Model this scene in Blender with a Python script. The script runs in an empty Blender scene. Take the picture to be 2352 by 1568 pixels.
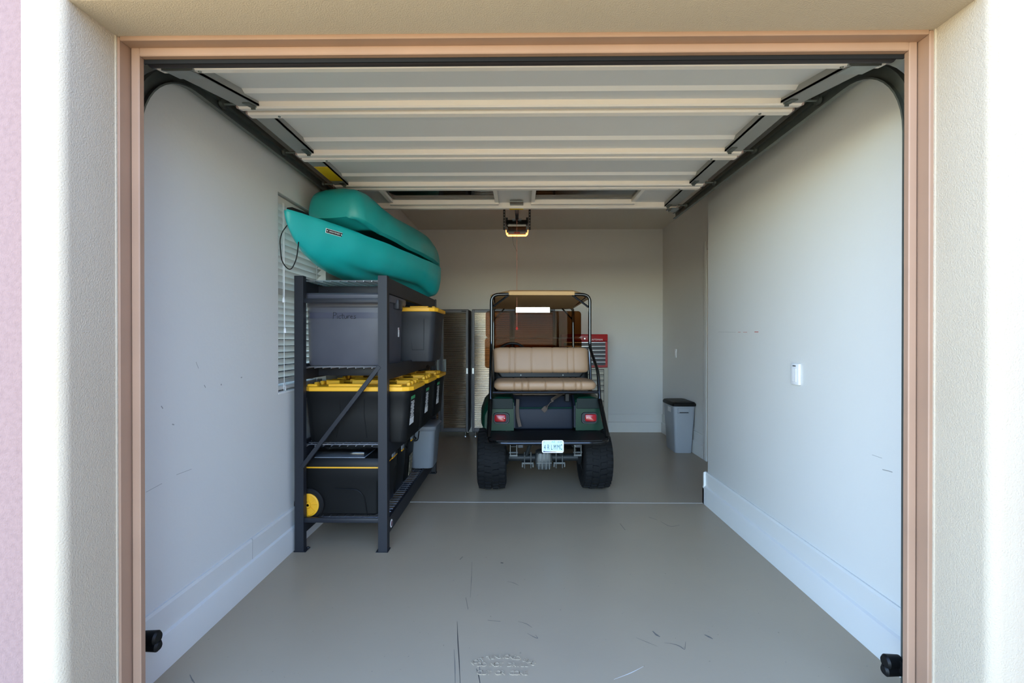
import bpy, bmesh, math, random
from mathutils import Vector, Matrix
random.seed(7)
scene = bpy.context.scene
COL = scene.collection
R = math.radians

# ------------------------------------------------------------------ camera
cam_d = bpy.data.cameras.new('camera'); cam = bpy.data.objects.new('camera', cam_d); COL.objects.link(cam)
cam_d.lens = 17.0; cam_d.sensor_width = 36.0; cam_d.clip_start = 0.05; cam_d.clip_end = 300
cam.location = (0, 0, 1.41)
cam.rotation_euler = (R(90 - 0.206), 0, R(0.722))
scene.camera = cam

# ------------------------------------------------------------------ world, sun, exposure
SUN_EL, SUN_AZ = 52.0, -15.0          # azimuth measured from +Y (behind the garage) towards +X
w = bpy.data.worlds.new('world'); scene.world = w; w.use_nodes = True
nt = w.node_tree; nt.nodes.clear()
wo = nt.nodes.new('ShaderNodeOutputWorld'); bg = nt.nodes.new('ShaderNodeBackground'); sky = nt.nodes.new('ShaderNodeTexSky')
sky.sky_type = 'NISHITA'; sky.sun_disc = False; sky.sun_elevation = R(SUN_EL); sky.sun_rotation = R(SUN_AZ)
sky.air_density = 1.0; sky.dust_density = 0.0; sky.ozone_density = 1.3; sky.altitude = 1600
bg.inputs['Strength'].default_value = 1.0
nt.links.new(sky.outputs[0], bg.inputs['Color']); nt.links.new(bg.outputs[0], wo.inputs['Surface'])
sd = bpy.data.lights.new('sun', 'SUN'); sun = bpy.data.objects.new('sun', sd); COL.objects.link(sun)
sd.energy = 6.5; sd.angle = R(0.6); sd.color = (1.0, 0.94, 0.86)
sun.rotation_euler = (R(90 - SUN_EL), 0, R(180 - SUN_AZ))
vs = scene.view_settings
vs.view_transform = 'Standard'; vs.look = 'None'; vs.gamma = 1.0; vs.use_curve_mapping = False
vs.exposure = 0.95

# ------------------------------------------------------------------ materials
def lin(c):
    return tuple((x / 255 / 12.92) if x / 255 <= 0.04045 else (((x / 255) + 0.055) / 1.055) ** 2.4 for x in c)
MATS = {}
def mat(name, rgb, rough=0.5, metal=0.0, var=0.0, vscale=4.0, bump=0.0, bscale=80.0, spec=0.5, emit=None, estr=0.0, alpha=None, coat=0.0, var_rgb=None, dist=0.002):
    if name in MATS: return MATS[name]
    m = bpy.data.materials.new(name); m.use_nodes = True; n = m.node_tree.nodes; l = m.node_tree.links
    b = n['Principled BSDF']; c = lin(rgb)
    b.inputs['Base Color'].default_value = (*c, 1); b.inputs['Roughness'].default_value = rough
    b.inputs['Metallic'].default_value = metal; b.inputs['Specular IOR Level'].default_value = spec
    b.inputs['Coat Weight'].default_value = coat
    if emit: b.inputs['Emission Color'].default_value = (*lin(emit), 1); b.inputs['Emission Strength'].default_value = estr
    tc = n.new('ShaderNodeTexCoord')
    if var > 0:
        t = n.new('ShaderNodeTexNoise'); t.inputs['Scale'].default_value = vscale; t.inputs['Detail'].default_value = 6
        l.new(tc.outputs['Object'], t.inputs['Vector'])
        mx = n.new('ShaderNodeMix'); mx.data_type = 'RGBA'
        c2 = lin(var_rgb) if var_rgb else tuple(x * 0.6 for x in c)
        mr = n.new('ShaderNodeMapRange'); mr.inputs['From Min'].default_value = 0.4; mr.inputs['From Max'].default_value = 0.75
        mr.inputs['To Max'].default_value = var
        l.new(t.outputs['Fac'], mr.inputs['Value']); l.new(mr.outputs[0], mx.inputs['Factor'])
        mx.inputs['A'].default_value = (*c, 1); mx.inputs['B'].default_value = (*c2, 1)
        l.new(mx.outputs['Result'], b.inputs['Base Color'])
    if bump > 0:
        t2 = n.new('ShaderNodeTexNoise'); t2.inputs['Scale'].default_value = bscale; t2.inputs['Detail'].default_value = 3
        l.new(tc.outputs['Object'], t2.inputs['Vector'])
        bp = n.new('ShaderNodeBump'); bp.inputs['Strength'].default_value = bump; bp.inputs['Distance'].default_value = dist
        l.new(t2.outputs['Fac'], bp.inputs['Height']); l.new(bp.outputs[0], b.inputs['Normal'])
    MATS[name] = m
    return m

def glass_mat(name, tint, gloss=0.08, rough=0.02):
    m = bpy.data.materials.new(name); m.use_nodes = True; n = m.node_tree.nodes; l = m.node_tree.links
    n.clear(); o = n.new('ShaderNodeOutputMaterial'); mx = n.new('ShaderNodeMixShader'); tr = n.new('ShaderNodeBsdfTransparent'); gl = n.new('ShaderNodeBsdfGlossy')
    tr.inputs['Color'].default_value = (*lin(tint), 1); gl.inputs['Roughness'].default_value = rough
    fr = n.new('ShaderNodeFresnel'); fr.inputs['IOR'].default_value = 1.2 + gloss
    l.new(fr.outputs[0], mx.inputs[0]); l.new(tr.outputs[0], mx.inputs[1]); l.new(gl.outputs[0], mx.inputs[2]); l.new(mx.outputs[0], o.inputs['Surface'])
    MATS[name] = m; return m

def floor_mat():
    m = bpy.data.materials.new('painted_concrete'); m.use_nodes = True; n = m.node_tree.nodes; l = m.node_tree.links
    b = n['Principled BSDF']; tc = n.new('ShaderNodeTexCoord')
    def noise(scale, detail=6, dist=0.0, sc=(1, 1, 1)):
        mp = n.new('ShaderNodeMapping'); mp.inputs['Scale'].default_value = sc
        t = n.new('ShaderNodeTexNoise'); t.inputs['Scale'].default_value = scale; t.inputs['Detail'].default_value = detail; t.inputs['Distortion'].default_value = dist
        l.new(tc.outputs['Object'], mp.inputs[0]); l.new(mp.outputs[0], t.inputs['Vector']); return t.outputs['Fac']
    def rng(src, a, bb, lo, hi):
        r = n.new('ShaderNodeMapRange'); r.inputs['From Min'].default_value = a; r.inputs['From Max'].default_value = bb
        r.inputs['To Min'].default_value = lo; r.inputs['To Max'].default_value = hi; l.new(src, r.inputs['Value']); return r.outputs[0]
    def mix(fac, a, c):
        x = n.new('ShaderNodeMix'); x.data_type = 'RGBA'; l.new(fac, x.inputs['Factor'])
        if isinstance(a, tuple): x.inputs['A'].default_value = (*a, 1)
        else: l.new(a, x.inputs['A'])
        x.inputs['B'].default_value = (*c, 1); return x.outputs['Result']
    c = mix(rng(noise(1.3), 0.35, 0.7, 0, 1), lin((168, 152, 128)), lin((162, 147, 125)))
    c = mix(rng(noise(60, 2), 0.735, 0.76, 0, 0.6), c, lin((95, 90, 84)))
    l.new(c, b.inputs['Base Color'])
    b.inputs['Roughness'].default_value = 0.32
    b.inputs['Specular IOR Level'].default_value = 0.4
    bp = n.new('ShaderNodeBump'); bp.inputs['Strength'].default_value = 0.12; bp.inputs['Distance'].default_value = 0.002
    l.new(noise(45, 4), bp.inputs['Height']); l.new(bp.outputs[0], b.inputs['Normal'])
    MATS['floor'] = m; return m

M_wall = mat('wall_paint', (213, 213, 209), 0.62, var=0.2, vscale=1.3, bump=0.35, bscale=55, var_rgb=(207, 207, 202))
M_ceil = mat('ceiling_paint', (216, 209, 196), 0.7, bump=0.2, bscale=60)
M_base = mat('baseboard_paint', (214, 214, 210), 0.45, bump=0.08, bscale=30)
M_stucco = mat('cream_stucco', (180, 166, 146), 0.9, var=0.4, vscale=2.0, bump=0.6, bscale=210, var_rgb=(171, 156, 135), dist=0.004)
M_stucco2 = mat('pink_stucco', (140, 114, 110), 0.9, var=0.5, vscale=60, bump=0.6, bscale=210, var_rgb=(116, 92, 90), dist=0.004)
M_trim = mat('salmon_trim', (156, 124, 102), 0.55, var=0.3, vscale=3, bump=0.08, bscale=40)
M_drive = mat('driveway_concrete', (206, 176, 124), 0.85, var=0.4, vscale=0.8, bump=0.3, bscale=60)
M_floor = floor_mat()
M_joint = mat('joint_sealant', (214, 210, 202), 0.6)
M_galv = mat('galvanised_steel', (150, 156, 156), 0.38, 0.85, var=0.5, vscale=14)
M_galvd = mat('dull_steel', (112, 118, 114), 0.45, 0.7, var=0.5, vscale=14)
M_doorw = mat('white_door_enamel', (232, 222, 210), 0.42, var=0.15, vscale=9, bump=0.04, bscale=60, var_rgb=(220, 205, 185))
M_doorg = mat('grey_panel_back', (214, 210, 204), 0.5, bump=0.05, bscale=60)
M_rub = mat('black_rubber', (14, 13, 13), 0.7, spec=0.3)
M_seal = mat('brown_rubber_seal', (48, 40, 38), 0.6, var=0.5, vscale=8)
M_blk = mat('black_plastic', (9, 10, 11), 0.5, spec=0.3)
M_blkpaint = mat('black_gloss_paint', (10, 11, 12), 0.2, coat=0.4)
M_rack = mat('charcoal_powder_coat', (30, 32, 38), 0.5, spec=0.35, bump=0.05, bscale=200)
M_wire = mat('zinc_wire', (190, 192, 198), 0.3, 0.9)
M_teal = mat('teal_polyethylene', (20, 172, 172), 0.42, var=0.35, vscale=5, bump=0.05, bscale=20, var_rgb=(34, 158, 154))
M_teal2 = mat('teal_polyethylene_weathered', (22, 152, 150), 0.45, var=0.35, vscale=4, bump=0.05, bscale=20, var_rgb=(38, 138, 134))
M_yel = mat('yellow_plastic', (232, 170, 30), 0.45)
M_tgrey = mat('grey_tote_plastic', (66, 67, 76), 0.45, var=0.35, vscale=7, bump=0.05, bscale=20, var_rgb=(80, 82, 90))
M_tgrey2 = mat('dark_grey_tote_plastic', (42, 44, 48), 0.5, spec=0.35)
M_bin = mat('silver_grey_plastic', (120, 126, 132), 0.45)
M_white = mat('white_plastic', (232, 232, 232), 0.4)
M_paper = mat('paper_label', (226, 226, 224), 0.7, var=0.6, vscale=90, var_rgb=(140, 140, 140))
M_green = mat('label_green', (60, 150, 96), 0.6)
M_clear = glass_mat('clear_plastic', (215, 220, 225), 0.25, 0.12)
M_red = mat('red_enamel', (168, 22, 28), 0.35, coat=0.2)
M_redp = mat('red_plastic', (200, 50, 40), 0.5)
M_drw = mat('charcoal_drawer', (40, 46, 52), 0.4)
M_alu = mat('brushed_aluminium', (200, 204, 206), 0.32, 0.9)
M_beige = mat('putty_enamel', (186, 180, 162), 0.4)
M_sst = mat('stainless_steel', (186, 176, 162), 0.18, 1.0)
M_cabf = mat('grey_cabinet_frame', (84, 84, 88), 0.42, 0.3)
M_vinyl = mat('tan_vinyl', (152, 122, 94), 0.5, var=0.3, vscale=8, bump=0.12, bscale=220, var_rgb=(140, 110, 82))
M_canv = mat('tan_canopy', (196, 158, 108), 0.7, bump=0.1, bscale=200)
M_gcart = mat('dark_green_paint', (2, 46, 32), 0.34, spec=0.22, var=0.3, vscale=10, var_rgb=(8, 42, 32))
M_bay = mat('navy_plastic', (22, 28, 40), 0.6, spec=0.3, var=0.4, vscale=8)
M_tread = mat('black_diamond_plate', (10, 10, 11), 0.6, spec=0.3, bump=0.6, bscale=60)
M_tyre = mat('tyre_rubber', (10, 11, 12), 0.8, spec=0.3, var=0.3, vscale=9, var_rgb=(18, 18, 18))
M_rlens = mat('red_lens', (150, 12, 22), 0.25)
M_bezel = mat('lamp_bezel', (34, 34, 38), 0.6)
M_strap = mat('brown_webbing', (78, 66, 56), 0.85)
M_cast = mat('cast_aluminium', (92, 95, 94), 0.5, 0.5, var=0.5, vscale=12)
M_grim = mat('greasy_steel', (42, 46, 48), 0.55, 0.4, var=0.5, vscale=14)
M_plate = mat('plate_blue_white', (196, 226, 236), 0.4)
M_ink = mat('dark_ink', (44, 84, 92), 0.6)
M_ink2 = mat('black_ink', (22, 22, 28), 0.7)
M_inkt = mat('teal_ink', (70, 170, 176), 0.6)
M_inko = mat('sand_ink', (226, 204, 168), 0.6)
M_inkp = mat('purple_ink', (70, 62, 104), 0.6)
M_tint = glass_mat('bronze_acrylic', (182, 148, 112), -0.10, 0.02)
M_pane = glass_mat('window_glass', (236, 242, 240), 0.3, 0.01)
M_mirror = mat('mirror_glass', (240, 240, 240), 0.03, 1.0)
M_slat = mat('blind_vinyl', (196, 194, 188), 0.5)
M_lamp = mat('lamp_lens', (255, 190, 110), 0.4, emit=(255, 140, 62), estr=5.0)
M_clearbin = mat('frosted_grey_bin', (150, 156, 162), 0.35)

# ------------------------------------------------------------------ mesh helpers
def obj(name, bm, m, parent=None, smooth=True, angle=35, loc=None):
    me = bpy.data.meshes.new(name)
    bmesh.ops.recalc_face_normals(bm, faces=bm.faces[:])
    bm.to_mesh(me); bm.free()
    me.materials.append(m)
    if smooth:
        me.set_sharp_from_angle(angle=R(angle))
        for p in me.polygons: p.use_smooth = True
    o = bpy.data.objects.new(name, me); COL.objects.link(o)
    if parent: o.parent = parent
    if loc: o.location = loc
    return o
def clone(o, parent, loc=None, rot=None):
    c = o.copy(); COL.objects.link(c); c.parent = parent
    if loc is not None: c.location = loc
    if rot is not None: c.rotation_euler = rot
    return c
def copy_tree(o, parent=None):
    c = o.copy(); COL.objects.link(c); c.parent = parent
    for ch in [x for x in o.children]: copy_tree(ch, c)
    return c
def tag(o, label, cat, group=None):
    o['label'] = label; o['category'] = cat
    if group: o['group'] = group
    return o
def thing(name, label, cat, loc=(0, 0, 0), rz=0.0, group=None):
    o = bpy.data.objects.new(name, None); COL.objects.link(o); o.empty_display_size = 0.1
    o.location = loc; o.rotation_euler = (0, 0, rz)
    return tag(o, label, cat, group)
def struct(name, bm, m, parent=None, label=None, **k):
    o = obj(name, bm, m, parent, **k)
    if not parent: o['kind'] = 'structure'
    if label: o['label'] = label
    return o
def B(): return bmesh.new()
def box(bm, x0, x1, y0, y1, z0, z1, bev=0.0, seg=2):
    vs_ = [bm.verts.new((x, y, z)) for x in (x0, x1) for y in (y0, y1) for z in (z0, z1)]
    f = [(0, 1, 3, 2), (4, 6, 7, 5), (0, 4, 5, 1), (2, 3, 7, 6), (0, 2, 6, 4), (1, 5, 7, 3)]
    fs = [bm.faces.new([vs_[i] for i in q]) for q in f]
    if bev > 0:
        es = list({e for q in fs for e in q.edges})
        bmesh.ops.bevel(bm, geom=es, offset=bev, segments=seg, affect='EDGES', profile=0.5)
    return bm
def boxo(name, x0, x1, y0, y1, z0, z1, m, parent=None, bev=0.0, seg=2):
    return obj(name, box(B(), x0, x1, y0, y1, z0, z1, bev, seg), m, parent)
def fillet(pts, r, n=5):
    pts = [Vector(p) for p in pts]; out = [pts[0]]
    for i in range(1, len(pts) - 1):
        a, b, c = pts[i - 1], pts[i], pts[i + 1]
        d1 = (a - b); d2 = (c - b); rr = min(r, d1.length * 0.48, d2.length * 0.48)
        p1 = b + d1.normalized() * rr; p2 = b + d2.normalized() * rr
        for k in range(n + 1):
            t = k / n; out.append((1 - t) ** 2 * p1 + 2 * t * (1 - t) * b + t * t * p2)
    out.append(pts[-1]); return out
def tube(bm, pts, r, seg=10, closed=False, caps=True, radii=None):
    pts = [Vector(p) for p in pts]; n = len(pts); rings = []
    T = []
    for i in range(n):
        a = pts[i - 1] if (i > 0 or closed) else pts[i]; b = pts[(i + 1) % n] if (i < n - 1 or closed) else pts[i]
        T.append((b - a).normalized())
    ref = Vector((0, 0, 1)) if abs(T[0].z) < 0.9 else Vector((1, 0, 0))
    N = T[0].cross(ref).normalized()
    for i in range(n):
        N = (N - T[i] * N.dot(T[i])).normalized(); Bn = T[i].cross(N)
        rr = radii[i] if radii else r
        rings.append([bm.verts.new(pts[i] + (N * math.cos(2 * math.pi * k / seg) + Bn * math.sin(2 * math.pi * k / seg)) * rr) for k in range(seg)])
    for i in range(n if closed else n - 1):
        a, b = rings[i], rings[(i + 1) % n]
        for k in range(seg): bm.faces.new((a[k], a[(k + 1) % seg], b[(k + 1) % seg], b[k]))
    if caps and not closed:
        bm.faces.new(rings[0][::-1]); bm.faces.new(rings[-1])
    return bm
def rr(w, d, r, n=4):
    """rounded rectangle outline in xy"""
    out = []
    for cx, cy, a0 in ((w / 2 - r, d / 2 - r, 0), (-w / 2 + r, d / 2 - r, 90), (-w / 2 + r, -d / 2 + r, 180), (w / 2 - r, -d / 2 + r, 270)):
        for k in range(n + 1):
            a = R(a0 + 90 * k / n); out.append((cx + r * math.cos(a), cy + r * math.sin(a)))
    return out
def loft(bm, rings, cap0=True, cap1=True, closed=True):
    vr = [[bm.verts.new(p) for p in q] for q in rings]
    n = len(vr[0])
    for a, b in zip(vr, vr[1:]):
        for k in range(n if closed else n - 1):
            bm.faces.new((a[k], a[(k + 1) % n], b[(k + 1) % n], b[k]))
    if cap0: bm.faces.new(vr[0][::-1])
    if cap1: bm.faces.new(vr[-1])
    return vr
def zring(outline, z, dx=0, dy=0): return [(x + dx, y + dy, z) for x, y in outline]
def lathe(bm, prof, axis='x', seg=32, c=(0, 0, 0)):
    """prof: list of (along axis, radius)"""
    rings = []
    for a, r in prof:
        ring = []
        for k in range(seg):
            t = 2 * math.pi * k / seg; u, v = r * math.cos(t), r * math.sin(t)
            p = {'x': (a, u, v), 'y': (u, a, v), 'z': (u, v, a)}[axis]
            ring.append((p[0] + c[0], p[1] + c[1], p[2] + c[2]))
        rings.append(ring)
    loft(bm, rings); return bm
def sweep(bm, path, poly):
    """sweep a closed polygon (x offset, normal offset) along a path of (y,z) points lying in a plane x=const"""
    n = len(path); rings = []
    for i, (y, z) in enumerate(path):
        a = path[max(i - 1, 0)]; b = path[min(i + 1, n - 1)]
        t = Vector((b[0] - a[0], b[1] - a[1])).normalized(); nn = (-t.y, t.x)
        rings.append([(px, y + nn[0] * pn, z + nn[1] * pn) for px, pn in poly])
    loft(bm, rings); return bm
def prism(bm, outline, z0, z1):
    loft(bm, [[(x, y, z0) for x, y in outline], [(x, y, z1) for x, y in outline]]); return bm
def text_bm(s, size, depth=0.0, cx=0.5):
    """text in the xy plane, centred on x"""
    cu = bpy.data.curves.new('t', 'FONT'); cu.body = s; cu.size = size; cu.extrude = depth; cu.align_x = 'CENTER'; cu.align_y = 'CENTER'; cu.resolution_u = 3
    o = bpy.data.objects.new('t', cu); COL.objects.link(o)
    dg = bpy.context.evaluated_depsgraph_get(); dg.update()
    me = bpy.data.meshes.new_from_object(o.evaluated_get(dg))
    bm = B(); bm.from_mesh(me); bpy.data.meshes.remove(me); bpy.data.objects.remove(o); bpy.data.curves.remove(cu)
    return bm
def xform(bm, m): bmesh.ops.transform(bm, matrix=m, verts=bm.verts[:]); return bm
FACE_CAM = Matrix.Rotation(R(90), 4, 'X')          # xy plane -> faces -Y
FACE_RIGHT = Matrix.Rotation(R(90), 4, 'Z') @ FACE_CAM   # reads from +X side
FACE_LEFT = Matrix.Rotation(R(-90), 4, 'Z') @ FACE_CAM
def text(name, s, size, m, parent, loc, rot=FACE_CAM, depth=0.0006, sx=1.0):
    bm = text_bm(s, size, depth); xform(bm, Matrix.Translation(loc) @ rot @ Matrix.Diagonal((sx, 1, 1, 1)))
    return obj(name, bm, m, parent, smooth=False)

# ------------------------------------------------------------------ the setting
XL, XR, XR2, YB, ZC = -1.53, 1.625, 2.21, 7.42, 3.10
YF0, YF1 = 1.45, 1.76            # front wall outer / inner face
XO0, XO1, ZO = -1.387, 1.408, 2.457   # stucco opening
JY = 4.19

floor = struct('floor', box(B(), -1.70, 2.40, 1.45, 7.60, -0.15, 0.0), M_floor, smooth=False)
floor['label'] = 'painted grey concrete garage floor'
obj('control_joint', box(B(), XL, XR + 0.6, JY - 0.006, JY + 0.006, -0.01, 0.0008), M_joint, floor, smooth=False)
struct('driveway', box(B(), -60, 60, -90, 1.45, -0.30, -0.02), M_drive, smooth=False)
struct('side_yard', box(B(), -60, -1.70, 1.45, 60, -0.30, -0.03), mat('desert_gravel', (186, 160, 130), 0.9, var=0.6, vscale=20, bump=0.5, bscale=30), smooth=False)

# unseen house wing, added right of the driveway to shade the left wall
struct('added_shade_wing', box(B(), 3.9, 4.8, -7.0, 1.45, -0.2, 3.75), M_stucco2, smooth=False)

# left wall with a window opening
WY0, WY1, WZ0, WZ1 = 3.065, 3.83, 1.06, 2.355
b = B()
for q in ((YF1, WY0, 0, 3.4), (WY1, 7.6, 0, 3.4), (WY0, WY1, 0, WZ0), (WY0, WY1, WZ1, 3.4)):
    box(b, XL - 0.17, XL, q[0], q[1], q[2], q[3])
bmesh.ops.remove_doubles(b, verts=b.verts[:], dist=1e-5)
struct('wall_left', b, M_wall, smooth=False)
struct('wall_right', box(B(), XR, 2.40, YF1, 4.17, 0, ZC + 0.3, 0.012, 3), M_wall)
struct('wall_right_rear', box(B(), XR2, 2.40, 4.17, 7.6, 0, 3.4), M_wall, smooth=False)
struct('wall_back', box(B(), XL - 0.17, 2.40, YB, 7.6, 0, 3.4), M_wall, smooth=False)
struct('ceiling', box(B(), XL - 0.17, 2.40, YF1, 7.6, ZC, 3.3), M_ceil, smooth=False)
struct('roof', box(B(), -2.6, 4.3, 1.30, 7.9, 3.55, 3.75), M_stucco2, smooth=False)

# front wall: pink main wall plus cream surround with a soft bull-nosed edge round the opening
b = B()
for x0, x1, z0, z1 in ((-2.4, -1.47, -0.2, 3.55), (1.54, 4.8, -0.2, 3.55), (-1.47, 1.54, 2.62, 3.55)):
    box(b, x0, x1, YF0 + 0.05, YF1, z0, z1)
struct('wall_front', b, M_stucco2, smooth=False)
def surround():
    # profile across the jamb: (outward from opening, y)
    prof = [(0.135, 1.515), (0.135, 1.475), (0.128, 1.458), (0.11, 1.450)]
    rn = 0.035
    for k in range(9):
        a = R(90 * k / 8); prof.append((rn - rn * math.sin(a), 1.45 + rn - rn * math.cos(a)))
    prof += [(0.0, 1.62), (0.0, YF1), (0.12, YF1)]
    bm = B(); rings = []
    for cx, cz, ux, uz in ((XO0, -0.2, -1, 0), (XO0, ZO, -1, 1), (XO1, ZO, 1, 1), (XO1, -0.2, 1, 0)):
        rings.append([(cx + ux * o, y, cz + uz * o) for o, y in prof])
    # finer along the runs so that the bump reads
    loft(bm, rings, False, False, True)
    return bm
struct('trim_1', surround(), M_stucco, label='cream stucco surround of the garage opening', angle=50)

# salmon wood frame of the overhead door: two legs and a head, each with a stop strip
def frame_leg(s, xin, xj, xo, name):
    j = struct(name, box(B(), min(xj, xo + 0.05 * s), max(xj, xo + 0.05 * s), 1.655, 1.755, 0, 2.457, 0.003, 1), M_trim)
    boxo('stop_strip', min(xin, xj - 0.004 * s), max(xin, xj - 0.004 * s), 1.70, 1.725, 0, 2.446, M_trim, j, 0.003, 1)
    boxo('caulk_line', min(xo - .004 * s, xo + .01 * s), max(xo - .004 * s, xo + .01 * s), 1.648, 1.66, 0, 2.46, M_stucco, j, 0.002, 1)
    return j
frame_leg(-1, -1.343, -1.377, -1.387, 'trim_2')
frame_leg(1, 1.359, 1.391, 1.408, 'trim_3')
j = struct('trim_4', box(B(), -1.377, 1.391, 1.655, 1.755, 2.443, 2.52, 0.003, 1), M_trim)
boxo('stop_strip', -1.343, 1.359, 1.70, 1.725, 2.415, 2.446, M_trim, j, 0.003, 1)
boxo('weather_strip', -1.343, 1.359, 1.722, 1.728, 2.400, 2.418, M_rub, j)

# two-step baseboards: tall thin board and a thicker plinth under it
def base_y(name, x, s, y0, y1, parent=None):
    """runs along y on the wall at x, s=+1 when the room lies towards +x"""
    b = B()
    prof = [(0, 0), (0.030, 0), (0.030, 0.135), (0.026, 0.150), (0.014, 0.158), (0.014, 0.262), (0.009, 0.275), (0, 0.275)]
    loft(b, [[(x + s * p, y, z) for p, z in prof] for y in (y0, y1)])
    return struct(name, b, M_base, parent, angle=20)
def base_x(name, y, x0, x1):
    b = B()
    prof = [(0, 0), (0.030, 0), (0.030, 0.135), (0.026, 0.150), (0.014, 0.158), (0.014, 0.262), (0.009, 0.275), (0, 0.275)]
    loft(b, [[(x, y - p, z) for p, z in prof] for x in (x0, x1)])
    return struct(name, b, M_base, angle=20)
bl = base_y('baseboard_left', XL, 1, YF1, 7.42)
boxo('board_seam', XL, XL + 0.0146, 2.735, 2.738, 0.158, 0.275, mat('seam_grey', (170, 168, 164), 0.8), bl)  # board joint drawn as a thin, slightly darker grey strip
base_y('baseboard_right', XR, -1, YF1, 4.20)
base_y('baseboard_right_rear', XR2, -1, 5.74, 7.42)
base_x('baseboard_back', YB, XL, XR2)
bs = B(); prof = [(0, 0), (0.030, 0), (0.030, 0.135), (0.014, 0.158), (0.014, 0.262), (0, 0.275)]
loft(bs, [[(x, 4.17 + p, z) for p, z in prof] for x in (XR - 0.03, XR2)])
struct('baseboard_corner', bs, M_base, angle=20)

# door in the recess of the right wall (only its casing edge shows)
d = struct('door_1', box(B(), XR2 - 0.03, XR2, 4.78, 5.62, 0.01, 2.45, 0.004, 1), mat('door_white', (226, 220, 208), 0.4))
boxo('casing', XR2 - 0.035, XR2, 5.62, 5.72, 0, 2.55, M_base, d, 0.006)
boxo('casing', XR2 - 0.035, XR2, 4.68, 4.78, 0, 2.55, M_base, d, 0.006)
boxo('casing', XR2 - 0.035, XR2, 4.78, 5.62, 2.45, 2.55, M_base, d, 0.006)
hb = B(); tube(hb, [(XR2 - 0.03, 4.88, 0.98), (XR2 - 0.08, 4.88, 0.98)], 0.012); tube(hb, [(XR2 - 0.08, 4.87, 0.98), (XR2 - 0.08, 5.0, 0.98)], 0.010)
obj('door_handle', hb, M_alu, d)

# window in the left wall: frame, glass, sill
wn = struct('window_1', box(box(box(box(B(), XL - 0.16, XL - 0.10, WY0, WY0 + 0.045, WZ0, WZ1), XL - 0.16, XL - 0.10, WY1 - 0.045, WY1, WZ0, WZ1),
     XL - 0.16, XL - 0.10, WY0, WY1, WZ0, WZ0 + 0.045), XL - 0.16, XL - 0.10, WY0, WY1, WZ1 - 0.045, WZ1), M_white, smooth=False)
boxo('window_pane', XL - 0.135, XL - 0.129, WY0 + 0.04, WY1 - 0.04, WZ0 + 0.04, WZ1 - 0.04, M_pane, wn)
boxo('meeting_rail', XL - 0.15, XL - 0.115, WY0 + 0.04, WY1 - 0.04, 1.69, 1.73, M_white, wn, 0.004)
boxo('window_sill', XL - 0.10, XL + 0.004, WY0, WY1, WZ0 - 0.001, WZ0 + 0.012, M_base, wn, 0.004)

# embossed slab warning in the floor
b = B()
def stamp(line, r, cx, cy, size, ztop, span=None):
    n = len(line)
    for i, ch in enumerate(line):
        if ch == ' ': continue
        t = text_bm(ch, size, 0.0012)
        if r:
            a = (i - (n - 1) / 2) / (n - 1) * span
            M = Matrix.Translation((cx + r * math.sin(a), cy + r * 0.72 * (math.cos(a) - 1), 0.001)) @ Matrix.Rotation(-a * 0.8, 4, 'Z')
        else:
            M = Matrix.Translation((cx + (i - (n - 1) / 2) * span, cy, 0.001))
        xform(t, M); me = bpy.data.meshes.new('t'); t.to_mesh(me); t.free(); b.from_mesh(me); bpy.data.meshes.remove(me)
stamp('POST TENSIONED SLAB', 0.17, -0.065, 2.145, 0.036, 0, 1.75)
stamp('DO NOT DRILL', None, -0.065, 2.092, 0.036, 0, 0.0185)
stamp('CUT OR CORE', None, -0.065, 2.040, 0.038, 0, 0.0195)
obj('slab_stamp', b, M_floor, floor, smooth=False)

# tyre scuffs on the paint: thin worn-in marks, laid out from where they lie on the floor
def on_floor(u, v):
    f = 2352 * 17 / 36; d_ = Vector(((u - 1176) / f, -(v - 784) / f, -1)); d_ = cam.rotation_euler.to_matrix() @ d_
    k = -1.41 / d_.z; return Vector((d_.x * k, d_.y * k, 0.0004))
M_scuff = mat('tyre_scuff', (104, 99, 93), 0.5); M_scuffd = mat('dark_tyre_scuff', (62, 59, 57), 0.5)
def scuff(pts, wd, m):
    P = fillet([on_floor(*p) for p in pts], 0.05, 4) if len(pts) > 2 else [on_floor(*p) for p in pts]
    bm = B(); L_, R_ = [], []; n = len(P)
    for i, p in enumerate(P):
        t = (P[min(i + 1, n - 1)] - P[max(i - 1, 0)]).normalized(); q = Vector((-t.y, t.x, 0)) * wd * (0.25 + 0.75 * math.sin(math.pi * (i + .5) / n)) / 2
        L_.append(bm.verts.new(p + q)); R_.append(bm.verts.new(p - q))
    for i in range(n - 1): bm.faces.new((L_[i], L_[i + 1], R_[i + 1], R_[i]))
    obj('scuff_mark', bm, m, floor, smooth=False)
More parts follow.
